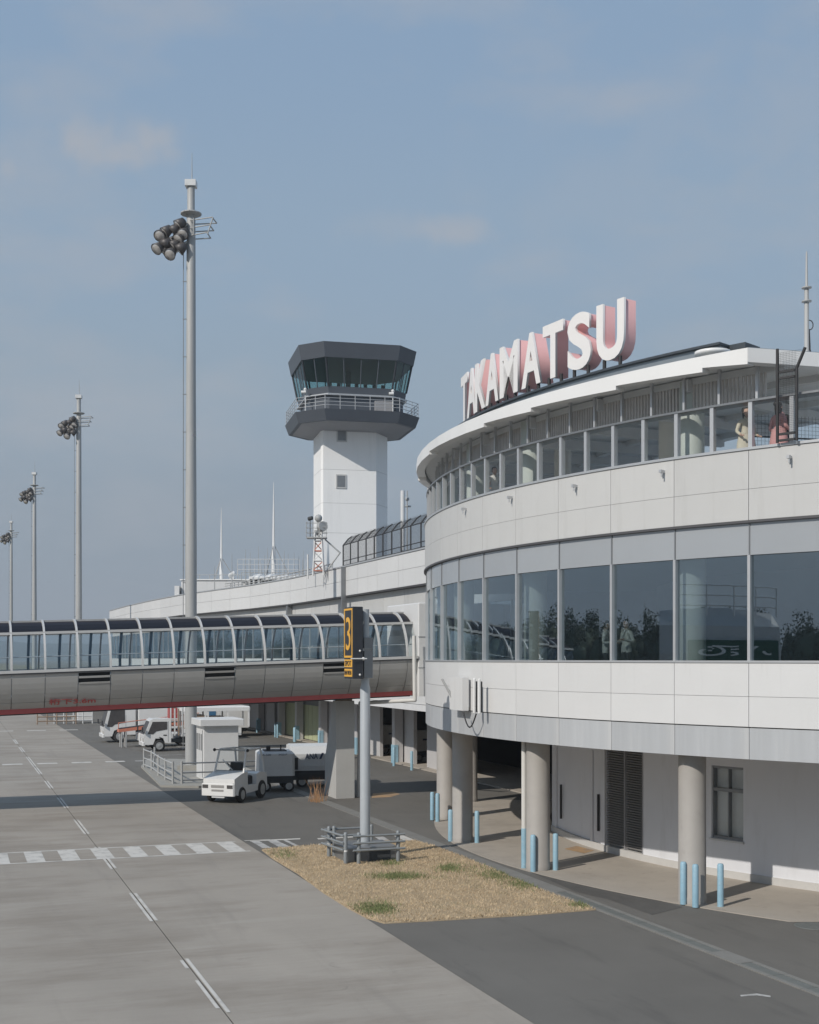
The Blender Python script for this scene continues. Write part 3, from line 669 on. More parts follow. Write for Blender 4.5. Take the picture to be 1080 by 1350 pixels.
for a_, b_ in ((733, 753), (755.5, 791)):
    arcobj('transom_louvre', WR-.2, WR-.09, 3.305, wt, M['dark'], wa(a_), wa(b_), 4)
    for z in (3.38, 3.46, 3.54, 3.62): arcobj('louvre_blade', WR-.09, WR-.02, z, z+.02, M['louvre'], wa(a_), wa(b_), 4)
# big louvre bank: each blade a part
arcobj('louvre_back', WR-.25, WR-.15, .23, wt, M['louvre'], a795+.004, a848, 6)
bl1 = MB(); bl2 = MB()
for bl, (x0, x1) in ((bl1, (799, 822)), (bl2, (825, 847))):
    a0, a1 = wa(x0), wa(x1)
    rg = []
    for k in range(4):
        a = a0+(a1-a0)*k/3; rg.append([rp(WR-.02, a, 0), rp(WR-.14, a, .03), rp(WR-.14, a, .045), rp(WR-.02, a, .012)])
    bl.loft(rg)
for bl in (bl1, bl2):
    me = bl.mesh('louvre_blade', M['louvre'])
    z = .3
    while z < 3.6: inst(me, 'louvre_blade', tb, (0, 0, z)); z += .075
for px in (798, 823.5, 847.5): arcobj('louvre_post', WR-.2, WR+.01, .225, wt, M['doorframe'], wa(px)-.0012, wa(px)+.0012, 1)
# ground floor window
arcobj('window_glass', WR-.14, WR-.125, 1.1, 3.0, M['dglass'], a945+.002, a980-.002, 3)
arcobj('window_back', WR-.26, WR-.245, 1.05, 3.05, M['offwhite'], a945, a980, 3)
for z0, z1 in ((1.05, 1.12), (2.35, 2.44), (2.98, 3.05)): arcobj('window_frame', WR-.2, WR-.05, z0, z1, M['frame_dark'], a945, a980, 3)
for a in (a945+.0008, (a945+a980)/2, a980-.0008): arcobj('window_frame', WR-.2, WR-.06, 1.12, 2.98, M['frame_dark'], a-.001, a+.001, 1)
arcobj('window_sill', WR-.2, WR+.06, 1.0, 1.048, M['frame'], a945-.002, a980+.002, 3)
# wall further round (dark undercroft) and steel posts
arcobj('undercroft_wall', 15.9, 16.1, 0, H['soff']+.02, M['winglow'], a727-.32, a727-.02, 6)
arcobj('undercroft_return', 16.1, 18.1, 0, H['soff']+.02, M['winglow'], a727-.02, a727-.012, 1)
for (px, py, lab) in ((606, 1108, 0), (691, 1145, 0)):
    x, y = G(px, py); x -= BC.x; y -= BC.y
    MB().cyl((x, y, 0.0), (x, y, 3.7), .075, n=14).obj('downpipe', M['pipewhite'], tb)
    MB().cyl((x, y, 0.0), (x, y, 1.15), .082, n=14).obj('pipe_guard', M['bollard'], tb)
# small floodlights on the parapet
lm = MB(); lm.box(-.02, -.02, -.05, .16, .02, .05); lm.box(.10, -.09, -.06, .26, .03, .06); lm.cyl((.2, .0, -.06), (.2, .0, -.22), .03, n=8)
lm.v = [(x*.62, y*.62, z*.62) for x, y, z in lm.v]; lmm = lm.mesh('wall_light', M['frame'])
for px, py in ((877, 622), (1044, 603), (762, 641), (677, 656), (616, 671)):
    k = (px-540)/FPX; a_ = 1+k*k; b_ = -2*(k*BC.x+BC.y); c_ = BC.x**2+BC.y**2-RB*RB; t = (-b_-sqrt(b_*b_-4*a_*c_))/(2*a_)
    a = atan2(BC.y-t, BC.x-k*t)
    inst(lmm, 'wall_light', tb, rp(RB+.02, a, EYE+(868-py)*t/FPX), rz=a+pi)
# radio equipment on the white panels
def fac(px, py, r=RB):
    k = (px-540)/FPX; a_ = 1+k*k; b_ = -2*(k*BC.x+BC.y); c_ = BC.x**2+BC.y**2-r*r; t = (-b_-sqrt(b_*b_-4*a_*c_))/(2*a_)
    return atan2(BC.y-t, BC.x-k*t), EYE+(868-py)*t/FPX
eq = thing('wall_antenna', 'white equipment cabinet with two tall slim antennas fixed low on the drum facade', 'antenna', (BC.x, BC.y, 0))
a, z0 = fac(605, 935); a2, z1 = fac(622, 893)
b = MB(); b.arc(RB+.10, RB+.30, a, a2, z0, z1, 1); b.obj('cabinet', M['panel'], eq)
b = MB(); b.arc(RB+.02, RB+.098, a+.005, a2-.005, z0+.1, z1-.1, 1); b.obj('bracket', M['frame'], eq)
for px in (625.5, 632.0):
    a, zz = fac(px, 893, RB+.35); p = rp(RB+.35, a, 0)
    b = MB(); b.cyl((p[0], p[1], z0-.02), (p[0], p[1], z1-.05), .045, n=10); b.ball((p[0], p[1], z1-.05), .045); b.obj('antenna_rod', M['white'], eq)
    a, zz = fac(px+1.8, 893, RB+.28); p = rp(RB+.28, a, 0)
    b = MB(); b.cyl((p[0], p[1], z0), (p[0], p[1], z1-.1), .05, n=8); b.obj('antenna_backing', M['black'], eq)
pts = []
aA, _ = fac(611, 930, RB+.3); aB, _ = fac(628, 930, RB+.3)
for k in range(9):
    t = k/8; a = aA+(aB-aA)*t; x, y, _ = rp(RB+.3, a, 0); pts.append((x, y, z0-.05-.42*sin(pi*t)))
b = MB(); b.tube(pts, .022, 6); b.obj('cable', M['black'], eq)
a, z0b = fac(597, 895, RB+.2); x, y, _ = rp(RB+.55, a, 0); a3, z3 = fac(603, 925, RB+.1); x3, y3, _ = rp(RB+.2, a3, 0)
b = MB(); b.cyl((x, y, z0b+.0), (x3, y3, z3), .035, n=8); b.cyl((x3, y3, z3), (x3, y3, z3-.25), .06, n=8); b.obj('bracket_arm', M['galv'], eq)

# rooftop letters
TH = [fac(p_, 450, 21.72)[0] for p_ in (610.5, 620, 631.5, 647, 669, 698.5, 727.5, 762, 803)]
print('TH', [round(t, 3) for t in TH])
sg = thing('rooftop_sign', 'big white letters with pink sides spelling TAKAMATSU on the drum roof', 'sign', (BC.x, BC.y, 0))
cache = {}
for ch, a in zip('TAKAMATSU', TH):
    if ch not in cache:
        w = {'M': 1.22, 'T': .98, 'S': .98, 'K': 1.02, 'A': 1.06}.get(ch, 1.02)*.98
        body = text_mesh(ch, 1.50, w, .19, .022); body.materials.append(M['pink'])
        face = text_mesh(ch, 1.55, w+.05, .035, .03); face.materials.append(M['letter'])
        cache[ch] = (body, face, w)
    body, face, w = cache[ch]
    # letter plane faces outward: local x along tangent (towards larger angle), local y up
    out_ = Vector((-cos(a), -sin(a), 0)); tan = Vector((sin(a), -cos(a), 0)); up = Vector((0, 0, 1))
    def fr(r, z):
        m = Matrix((tan, up, out_)).transposed().to_4x4(); m.translation = Vector((-r*cos(a), -r*sin(a), z)); return m
    o = bpy.data.objects.new('letter', body); col.objects.link(o); o.parent = sg; o.matrix_local = fr(21.42, 13.92); o['label'] = 'pink sided letter ' + ch
    f = bpy.data.objects.new('letter_face', face); col.objects.link(f); f.parent = o; f.matrix_local = Matrix.Translation((0, -.025, .23))
    for s in (-.3, .3): b = MB(); b.cyl((-21.6*cos(a)+tan.x*s, -21.6*sin(a)+tan.y*s, 13.55), (-21.6*cos(a)+tan.x*s, -21.6*sin(a)+tan.y*s, 13.96), .05, n=8); b.obj('letter_foot', M['black'], sg)
# lightning rod on the roof
x, y = 9.65, 30.6
lr = thing('lightning_rod', 'slim grey rod with collars standing on the drum roof at the far right', 'antenna', (x, y, 13.1))
MB().lathe([(.16, 0), (.09, .22), (.06, .25), (.055, 1.9), (.035, 1.95), (.02, 2.75), (.004, 2.8)], 12).obj('rod', M['galv'], lr)
for z in (1.55, 1.88): MB().lathe([(.04, z), (.12, z+.01), (.12, z+.04), (.04, z+.05)], 12).obj('collar', M['galv'], lr)
b = MB(); b.tube([(.07+.09*sin(t), 0, 1.0+.12*cos(t)) for t in [k*pi/5 for k in range(11)]], .012, 6); b.tube([(.06, 0, .9), (.08, 0, .4), (.2, 0, .02)], .02, 6); b.obj('cable', M['black'], lr)
# black mesh gate frame at the right of the deck
mg = thing('mesh_screen', 'tall black wire mesh screen in a bent post frame on the deck edge', 'fence', (BC.x-22.74*cos(fac(1025, 520, 22.74)[0]), BC.y-22.74*sin(fac(1025, 520, 22.74)[0]), 10.86))
mg.rotation_euler.z = radians(-42)
for s in (-.02, ):
    b = MB(); b.cyl((0, 0, 0), (0, 0, 2.12), .036, n=8); b.obj('post', M['mesh'], mg)
    b = MB(); b.tube([(.46, 0, 0), (.46, 0, 1.62), (.66, 0, 2.05)], .036, 8); b.obj('post', M['mesh'], mg)
b = MB()
for z in (.02, .16, 1.42, 1.56): b.box(.045, -.025, z, .415, .025, z+.05)
b.obj('crossbar', M['mesh'], mg)
b = MB()
for k in range(12): b.cyl((.04+.036*k, 0, .2), (.04+.036*k, 0, 2.02), .0025, n=3)
for k in range(46): b.cyl((.02, 0, .22+.04*k), (.46 if k < 35 else .46+(k-35)*.016, 0, .22+.04*k), .0025, n=3)
kind(b.obj('wire_mesh', M['mesh'], mg), 'stuff')
m2 = thing('mesh_fence', 'fine wire mesh fence with rails behind the last glass pane at right', 'fence', (10.4, 31.4, 10.25)); m2.rotation_euler.z = radians(14)
b = MB()
for k in range(60): b.cyl((.1*k-2.2, 0, 0), (.1*k-2.2, 0, 1.75), .004, n=3)
for k in range(18): b.cyl((-2.2, 0, .1*k), (3.8, 0, .1*k), .004, n=3)
kind(b.obj('wire_mesh', M['mesh'], m2), 'stuff')
b = MB(); b.cyl((-2.2, 0, .85), (3.8, 0, .85), .025, n=6); b.cyl((-2.2, 0, 1.2), (3.8, 0, 1.2), .02, n=6); b.obj('rail', M['mesh'], m2)
# display panels inside the deck
for k, (px, c, w) in enumerate(((818, 'cyan', .5), (838, 'offwhite', .35), (858, 'offwhite', .12), (866, 'cyan', .3), (877, 'offwhite', .12))):
    a, _ = fac(px, 610, 19.0)
    b = MB(); b.box(-w/2, -.05, .0, w/2, .05, 1.12); b.cur = 1; b.box(-w/2-.03, -.03, 1.12, w/2+.03, .03, 1.15)
    o = b.obj('display_panel', [M[c], M['white']], loc=(BC.x-19*cos(a), BC.y-19*sin(a), 10.25), rz=a+pi/2)
    tag(o, ['wide cyan display board on the deck, leftmost', 'wide white display board beside the wide cyan one', 'thin white display board left of the narrow cyan one', 'narrow cyan display board between two thin white ones', 'thin white display board nearest the deck column'][k], 'board')

# ================================================================== BOARDING BRIDGE (fixed tunnel)
PX_, PY_ = G(446, 1053)
br = thing('passenger_bridge', 'tubular glazed passenger bridge with pale ribs and a red underside stripe', 'bridge', (PX_, PY_, 0), GR)
SL = .035; ZC = 5.95
def bp(x, ph, r=1.95):            # point on the tube: x along, ph from horizontal, towards the camera is -y
    return (x, -r*cos(ph), ZC + SL*x + r*sin(ph))
def tube_piece(x0, x1, p0, p1, r0, r1, n, m, name, lab=None):
    b = MB(); rg = []
    for k in range(n+1):
        p = p0+(p1-p0)*k/n; rg.append([bp(x0, p, r0), bp(x1, p, r0), bp(x1, p, r1), bp(x0, p, r1)])
    b.loft(rg); return b.obj(name, m, br, lab)
BAY = 1.22; XR = 2.45; NB = 24
PR, PT = radians(48), radians(84)
for k in range(-1, NB):
    x1 = XR - BAY*k; x0 = x1 - BAY
    if k == -1: x0, x1 = XR, XR+.45
    for side in (0, 1):
        def A(a, b_): return (a, b_) if side == 0 else (pi-b_, pi-a)
        e = .05
        p0, p1 = A(.03, PR-.02); tube_piece(x0+e, x1-e, p0, p1, 1.90, 1.915, 5, M['tglass'], 'window_pane')
        p0, p1 = A(PR+.02, PT); tube_piece(x0+e, x1-e, p0, p1, 1.90, 1.915, 4, M['troof'], 'roof_pane')
        vent = side == 0 and k in (2, 6, 10)
        p0, p1 = A(radians(-37), -.035 if not vent else -.30)
        tube_piece(x0+.012, x1-.012, p0, p1, 1.90, 1.96, 6, M['tunnel'], 'body_panel')
        if vent:
            tube_piece(x0+.02, x1-.02, -.29, -.035, 1.84, 1.86, 2, M['dark'], 'vent')
            tube_piece(x0+.02, x1-.02, -.17, -.13, 1.88, 1.96, 1, M['tunnel'], 'vent_blade')
            tube_piece(x0+.02, x1-.02, -.29, -.26, 1.88, 1.98, 1, M['tunnel'], 'vent_blade')
        p0, p1 = A(radians(-47), radians(-37.5)); tube_piece(x0+.012, x1-.012, p0, p1, 1.90, 1.955, 3, M['tunnel'], 'lower_panel')
    if k >= 0:
        b = MB(); rg = []
        for j in range(25):
            p = .0+pi*j/24; rg.append([bp(x1-.036, p, 1.88), bp(x1+.036, p, 1.88), bp(x1+.036, p, 2.0), bp(x1-.036, p, 2.0)])
        b.loft(rg); b.obj('rib', M['tunnelw'], br)
XL = XR - BAY*NB
def longbar(ph, r, w, name, m, x1=XR+.45):
    b = MB(); rg = []
    for x in (XL, x1):
        c = bp(x, ph, r); rg.append([(c[0], c[1]-w, c[2]-w), (c[0], c[1]+w, c[2]-w), (c[0], c[1]+w, c[2]+w), (c[0], c[1]-w, c[2]+w)])
    b.loft(rg); return b.obj(name, m, br)
for ph in (PR, pi-PR): longbar(ph, 1.965, .05, 'rail', M['tunnelw'])
for ph in (.0, pi): longbar(ph, 1.985, .055, 'sill_rail', M['tunnelw']); 
longbar(-.045, 1.985, .03, 'sill_trim', M['seal'])
for ph in (PT+.03, pi-PT-.03): longbar(ph, 1.93, .05, 'ridge_rail', M['galv'])
tube_piece(XL, XR+.45, PT+.05, pi-PT-.05, 1.90, 1.95, 4, M['tunnel'], 'roof_cap')
b = MB(); yw = 1.30; zb = -1.42
b.loft([[(x, -yw-.03, ZC+SL*x+zb-.19), (x, yw+.03, ZC+SL*x+zb-.19), (x, yw+.03, ZC+SL*x+zb), (x, -yw-.03, ZC+SL*x+zb)] for x in (XL, XR+1.4)])
b.obj('red_beam', M['red'], br)
b = MB(); b.loft([[(x, -yw+.15, ZC+SL*x+zb-.25), (x, yw-.15, ZC+SL*x+zb-.25), (x, yw-.15, ZC+SL*x+zb-.192), (x, -yw+.15, ZC+SL*x+zb-.192)] for x in (XL, XR+.4)])
b.obj('underside', M['chassis'], br)
b = MB(); b.loft([[(x, -1.55, ZC+SL*x-1.05), (x, 1.55, ZC+SL*x-1.05), (x, 1.55, ZC+SL*x-.95), (x, -1.55, ZC+SL*x-.95)] for x in (XL, XR+.4)])
b.obj('floor', M['tinner'], br)
for s in (-1, 1):
    b = MB(); b.cyl((XL, 1.6*s, ZC+SL*XL+.0), (XR+.4, 1.6*s, ZC+SL*(XR+.4)+.0), .03, n=6); b.obj('handrail', M['frame'], br)
    b = MB(); b.cyl((XL, 1.62*s, ZC+SL*XL-.25), (XR+.4, 1.62*s, ZC+SL*(XR+.4)-.25), .05, n=6); b.cyl((XL, 1.72*s, ZC+SL*XL+.55), (XR+.4, 1.72*s, ZC+SL*(XR+.4)+.55), .022, n=6); kind(b.obj('inner_rail', M['frame'], br), 'stuff')
for k in range(NB):
    x = XR-BAY*k-BAY*.35; z = ZC+SL*x
    b = MB(); b.loft([[(x-.05, 1.55, z-.95), (x+.05, 1.55, z-.95), (x+.05, 1.68, z-.95), (x-.05, 1.68, z-.95)], [(x-.05, 1.62, z+.5), (x+.05, 1.62, z+.5), (x+.05, 1.75, z+.5), (x-.05, 1.75, z+.5)], [(x-.05, 1.05, z+1.45), (x+.05, 1.05, z+1.45), (x+.05, 1.18, z+1.5), (x-.05, 1.18, z+1.5)]]); b.obj('inner_post', M['bluegrey'], br)
# clearance notice
pht = radians(-41); cx_ = -9.75
o = place_text('clearance_text', '桁下3.6m', .28, M['red'], br, (-11.15, -1.965*cos(pht)-.035, ZC+SL*-11.15+1.965*sin(pht)-.03), (radians(90)+radians(49)*.8-radians(0), 0, 0), width=1.75, extrude=.004, offset=.022)
o.rotation_euler = (radians(90+38), radians(-2), 0)
o['label'] = 'red lettering of the clearance height'
# link box to the terminal
b = MB(); b.bevbox(XR+.46, -2.0, 4.3+.1, 12.0, 2.05, 8.35, .04); b.obj('link_room', M['panel'], br)
for z in (5.6, 6.9): b = MB(); b.box(XR+.452, -2.02, z, XR+1.6, -2.001, z+.02); b.obj('panel_joint', M['frame_dark'], br)
# pier
pr = thing('bridge_pier', 'tapered pale concrete pier carrying the passenger bridge', 'pier', (PX_+.30, PY_+.1, 0), GR)
b = MB(); w = .41
b.loft([[(-w, 0, 0), (w, 0, 0), (w, 1.75, 0), (-w, 1.75, 0)], [(-w, 0, 1.6), (w, 0, 1.6), (w, 1.7, 1.6), (-w, 1.7, 1.6)], [(-w, .02, 4.18), (w, .02, 4.18), (w, .5, 4.18), (-w, .5, 4.18)]]); b.obj('shaft', M['pier'], pr)
b = MB(); b.box(-.33, .05, 4.185, .33, .45, 4.30); b.obj('bearing', M['tan'], pr)
# white pipe by the link room
pp_ = [(546, 838, 52.5), (547, 923, 52.5), (475, 927, 54.6), (473, 1008, 54.6)]
pts = [((x-540)/FPX*Y, Y, EYE+(868-y)*Y/FPX) for x, y, Y in pp_]
pts.insert(1, (pts[1][0], pts[1][1], pts[1][2]))
dp = thing('drain_pipe', 'white cranked drain pipe running down beside the bridge pier', 'pipe', (pts[-1][0], pts[-1][1], 0))
L = [(p[0]-pts[-1][0], p[1]-pts[-1][1], p[2]) for p in pts]; L[-1] = (0, 0, 0)
b = MB(); b.tube(L[2:] if False else [L[0], L[2], L[3], L[4]], .085, 10); b.obj('pipe', M['pipewhite'], dp)

# ================================================================== CONTROL TOWER
ty = 114.5; tx = (463-540)/FPX*ty
tw = thing('control_tower', 'white airport control tower with dark slate cab and railed gallery', 'tower', (tx, ty, 0), radians(13.2))
def oct_(L, c, k=1.0):
    h = (L/2 + c/sqrt(2))*k; l = L/2*k
    return [(-l, -h), (l, -h), (h, -l), (h, l), (l, h), (-l, h), (-h, l), (-h, -l)]
S = FPX/ty
def tz(py, r=4.6): return EYE+(868-py)*(ty-r)/FPX
shaft = [(-2.95, -2.35), (1.85, -2.35), (3.35, -.1), (3.35, 2.6), (1.6, 3.4), (-1.9, 3.4), (-3.1, 2.2), (-3.1, -2.0)]
b = MB(); b.prism(shaft, 0, tz(560)); b.obj('shaft', M['twhite'], tw)
for z in (tz(700), tz(660), tz(615)):
    b = MB(); b.prism([(x*1.0012, y*1.0012) for x, y in shaft], z, z+.04); b.obj('wall_joint', M['parapet'], tw)
for px, py in ((443.5, 635), (444.5, 574)):
    lx = (px-463)/S; zz = tz(py, 2.4)
    b = MB(); b.box(lx-.47, -2.42, zz-.62, lx+.47, -2.36, zz+.62); w_ = b.obj('window_frame', M['parapet'], tw)
    b = MB(); b.box(lx-.36, -2.44, zz-.5, lx+.36, -2.421, zz+.5); b.obj('window_pane', M['frame_dark'], w_)
def ofr(L, c, z0, z1, k0=1, k1=1, m='tdark', nm='x'):
    b = MB(); a, d_ = oct_(L, c, k0), oct_(L, c, k1); b.loft([[(x, y, z0) for x, y in a], [(x, y, z1) for x, y in d_]]); return b.obj(nm, M[m], tw)
LG, CG = 6.4, 3.0           # gallery octagon
ofr(LG, CG, tz(557), tz(543), .99, 1.05, 'tdark', 'gallery')
ofr(LG*.98, CG*.98, tz(563), tz(557)-.003, .62, .95, 'tsoffit', 'gallery_soffit')
ofr(5.6, 2.2, tz(543)+.003, tz(520), .97, .97, 'tdark', 'cab_base')
ofr(5.7, 2.3, tz(520)+.003, tz(510), .98, 1.0, 'tdark', 'cab_base_band')
ofr(5.75, 2.35, tz(521), tz(519.5), 1.005, 1.005, 'frame', 'trim_line')
Lc, Cc = 5.7, 2.3
b = MB(); z0, z1 = tz(510)+.003, tz(474)
lo, hi = oct_(Lc, Cc, 1.0), oct_(Lc, Cc, 1.10)
for i in range(8):
    j = (i+1) % 8
    A_, B_, C_, D_ = Vector((*lo[i], z0)), Vector((*lo[j], z0)), Vector((*hi[j], z1)), Vector((*hi[i], z1))
    b = MB(); n_ = Vector((A_.x+B_.x, A_.y+B_.y, 0)).normalized()*.03
    b.loft([[tuple(p) for p in (A_, B_, C_, D_)], [tuple(p-n_) for p in (A_, B_, C_, D_)]]); b.obj('cab_window', M['cabglass'], tw)
    nm_ = 4 if i % 2 == 0 else 2
    for s in range(nm_+1):
        t = s/nm_; p, q = A_.lerp(B_, t), D_.lerp(C_, t); b = MB(); b.cyl(p, q, .09 if s in (0, nm_) else .05, n=6); b.obj('cab_mullion', M['tdark'], tw)
ofr(6.4, 2.55, tz(474)+.003, tz(454.5), 1.01, 1.06, 'tdark', 'cab_roof')
ofr(6.4, 2.55, tz(454.5)+.003, tz(453), .99, .96, 'tdark', 'roof_top')
ofr(4.4, 2.0, tz(511), tz(505), .8, .8, 'chassis', 'control_desk')
for k in range(7):
    b = MB(); x_ = -2.4+.8*k; b.box(x_-.16, -2.7, tz(505)+.003, x_+.16, -2.6, tz(505)+.35); b.obj('monitor', M['black'], tw)
b = MB(); b.cyl((-.2, .3, tz(508)), (-.2, .3, tz(474)), .22, n=10); b.obj('cab_post', M['tdark'], tw)
g = oct_(LG, CG, 1.03)
for zz in (tz(543)+.35, tz(543)+.65, tz(543)+.95, tz(543)+1.22):
    b = MB(); b.tube([(x, y, zz) for x, y in g+[g[0]]], .028, 5); b.obj('gallery_rail', M['frame'], tw)
for i in range(8):
    a_, c_ = Vector(g[i]), Vector(g[(i+1) % 8]); n_ = 5 if i % 2 == 0 else 3
    for s in range(n_):
        p = a_.lerp(c_, s/n_); b = MB(); b.cyl((p.x, p.y, tz(543)), (p.x, p.y, tz(543)+1.24), .03, n=5); b.obj('rail_post', M['frame'], tw)
for lx, ly in ((-4.7, -3.4), (2.9, -4.5)):
    b = MB(); b.cyl((lx, ly, tz(543)), (lx, ly, tz(543)+1.9), .05, n=6); b.cyl((lx-.35, ly, tz(543)+1.75), (lx+.05, ly-.15, tz(543)+1.75), .14, n=8); b.ball((lx, ly, tz(543)+2.0), .16, 8); b.obj('gallery_camera', M['offwhite'], tw)
b = MB(); b.bevbox(1.3, -4.4, tz(543)+.01, 3.0, -3.7, tz(543)+1.1); b.obj('equipment_cabinet', M['tsoffit'], tw)
b = MB()
for k in range(5): b.box(.6, -4.0-.01, tz(543)+.2+.18*k, 3.3, -3.9, tz(543)+.27+.18*k)
b.obj('louvre', M['chassis'], tw)

# ================================================================== TERMINAL WING
wg = thing('terminal_wing', 'long white terminal wing receding behind the bridge with a panelled parapet', 'building', (0, 0, 0), GR)
pl = [(v*.9, u*.9) for v, u in ((23.9, 50), (23.9, 58), (23.85, 67.4), (23.8, 74.8), (23.75, 82.2), (23.55, 90.5), (22.7, 100), (21.3, 109), (20.1, 117), (19.2, 130), (18.6, 145), (18.5, 160), (21, 178))]
ZT = 11.33
def seg_panel(p, q, z0, z1, out, th_, m, nm, gap=.015):
    p, q = Vector(p), Vector(q); d = (q-p).normalized(); n = Vector((-d.y, d.x))   # n faces -v (the apron)
    if n.x > 0: n = -n
    a, c = p+d*gap, q-d*gap; f = n*out; b_ = n*(out-th_)
    b = MB(); b.prism([tuple(a+f), tuple(c+f), tuple(c+b_), tuple(a+b_)], z0+.008, z1-.008); return b.obj(nm, M[m], wg)
def split(p, q, w):
    p, q = Vector(p), Vector(q); n = max(1, round((q-p).length/w)); return [(p.lerp(q, i/n), p.lerp(q, (i+1)/n)) for i in range(n)]
for i in range(len(pl)-1):
    p, q = pl[i], pl[i+1]
    for a, c in split(p, q, 4.2):
        seg_panel(a, c, 10.48, ZT-.06, 0.0, .12, 'panel', 'wall_panel'); seg_panel(a, c, 9.62, 10.48, 0.0, .12, 'panel', 'wall_panel')
        seg_panel(a, c, 8.43, 9.54, -.35, .1, 'parapet', 'upper_wall_panel')
        seg_panel(a, c, 3.75, 6.0, -.05, .12, 'panel', 'wall_panel')
    for a, c in split(p, q, 2.1):
        seg_panel(a, c, 6.05, 8.41, -.25, .02, 'fglass', 'window_pane', .03); seg_panel(a, a+(c-a).normalized()*.06, 6.02, 8.43, -.2, .14, 'frame', 'mullion', 0)
    seg_panel(p, q, 9.54, 9.60, .03, .5, 'seal', 'drip_shade_edge', 0); seg_panel(p, q, ZT-.05, ZT+.05, .04, .4, 'frame', 'coping', 0)  # dark strip stands in for the shadow line under the wing overhang
    seg_panel(p, q, 3.42, 3.74, .0, 3.6, 'soffit', 'ground_beam', 0)
# body core / roof
core = [(x+.9, y) for x, y in pl] + [(60, 160), (60, 45)]
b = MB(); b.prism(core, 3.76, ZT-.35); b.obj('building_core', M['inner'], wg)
for u, w_ in ((69.6, .07), (82.2, .2)):
    b = MB(); b.box(21.15, u-w_, 8.43, 21.47, u+w_, ZT-.05); b.obj('expansion_joint', M['frame_dark'], wg)
# ground floor: columns and bays set back under the overhang
VG = 24.4
def upx(px, v=VG):
    k = (px-540)/FPX; Y = v/(k*cos(GR)+sin(GR)); return (Y-v*sin(GR))/cos(GR)
for px in (523, 473, 425, 393.5, 370, 343, 322, 305):
    u = upx(px, 24.0); b = MB(); b.box(23.8, u-.24, 0, 24.3, u+.24, 3.42); c_ = b.obj('wing_column', M['winglow'], wg)
    b = MB(); b.box(23.76, u-.28, 0, 24.0, u+.28, 1.05); b.obj('column_guard', M['bollard'], c_)
def gwall(p0, p1, m, z0=0, z1=3.42, v=VG, nm='bay_wall'):
    b = MB(); b.box(v, upx(p0), z0, v+.2, upx(p1), z1); return b.obj(nm, M[m], wg)
gwall(600, 563, 'winglow'); gwall(545.5, 526.5, 'winglow'); gwall(501, 476, 'winglow'); gwall(470, 428, 'winglow'); gwall(362, 349, 'winglow'); gwall(339, 326, 'winglow')
for p0, p1 in ((423.5, 395.5), (391.5, 372)):
    n_ = 5
    u0, u1 = upx(p0), upx(p1)
    for k in range(n_):
        b = MB(); b.box(VG+.02, u0+(u1-u0)*k/n_+.03, .12, VG+.15, u0+(u1-u0)*(k+1)/n_-.03, 2.6); b.obj('shutter_panel', M['yellowgreen'], wg)
    b = MB(); b.box(VG+.1, u0, 0, VG+.2, u1, 3.42); b.obj('shutter_frame', M['inner'], wg)
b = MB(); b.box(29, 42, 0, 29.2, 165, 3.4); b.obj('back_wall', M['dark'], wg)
b = MB(); b.box(VG-.6, 42, 0.0, 29, 165, .06); b.obj('wing_floor', M['walkway'], wg)
# roof fence on the wing
fz = thing('roof_fence', 'black curved-top mesh fence along the wing roof edge', 'fence', (0, 0, 0), GR)
us = [52.4+1.46*k for k in range(14)]
for u in us:
    b = MB(); b.tube([(21.8, u, ZT), (21.8, u, ZT+1.36), (22.12, u, ZT+1.75), (22.34, u, ZT+1.9)], .038, 6); b.obj('post', M['mesh'], fz)
for z in (.15, .42, 1.36):
    b = MB(); b.cyl((21.8, us[0], ZT+z), (21.8, us[-1], ZT+z), .025, n=6); b.obj('rail', M['mesh'], fz)
b = MB()
u = us[0]
while u < us[-1]:
    b.cyl((21.8, u, ZT+.05), (21.8, u, ZT+1.36), .0042, n=3); b.cyl((21.8, u, ZT+1.36), (22.3, u, ZT+1.88), .0042, n=3); u += .075
for k in range(24): b.cyl((21.8, us[0], ZT+.06*k), (21.8, us[-1], ZT+.06*k), .0042, n=3)
for k in range(9): b.cyl((21.8+.06*k, us[0], ZT+1.36+.072*k), (21.8+.06*k, us[-1], ZT+1.36+.072*k), .0042, n=3)
kind(b.obj('wire_mesh', M['mesh'], fz), 'stuff')
def W(px, py, Y): return ((px-540)/FPX*Y, Y, EYE+(868-py)*Y/FPX)
# roof objects
def roofthing(name, label, cat, px, py, Y):
    x, y, z = W(px, py, Y); return thing(name, label, cat, (x, y, ZT-.35)), z-(ZT-.35), Y/FPX
t, h, s = roofthing('beacon_tower', 'small red and white lattice beacon tower on the wing roof by the control tower', 'tower', 420, 680, 76)
b = MB()
for i in range(4):
    for (x, y) in ((-.32, -.32), (.32, -.32), (.32, .32), (-.32, .32)): pass
for (x, y) in ((-.32, -.32), (.32, -.32), (.32, .32), (-.32, .32)):
    b = MB(); b.cyl((x, y, 0), (x*.6, y*.6, 2.6), .05, n=6); b.obj('tower_leg', M['white'], t)
for k in range(4):
    z = .3+.6*k
    b = MB()
    for (p, q) in (((-.32, -.32), (.32, -.32)), ((.32, -.32), (.32, .32)), ((.32, .32), (-.32, .32)), ((-.32, .32), (-.32, -.32))):
        f0, f1 = 1-.15*k*.65, 1-.15*(k+1)*.65
        b.cyl((p[0]*f0, p[1]*f0, z), (q[0]*f1, q[1]*f1, z+.55), .03, n=5); b.cyl((p[0]*f0, p[1]*f0, z), (q[0]*f0, q[1]*f0, z), .03, n=5)
    b.obj('brace', M['salmon'] if k % 2 == 0 else M['white'], t)
b = MB(); b.box(-.7, -.4, 2.25, .5, .4, 2.33); b.obj('platform', M['galv'], t)
b = MB()
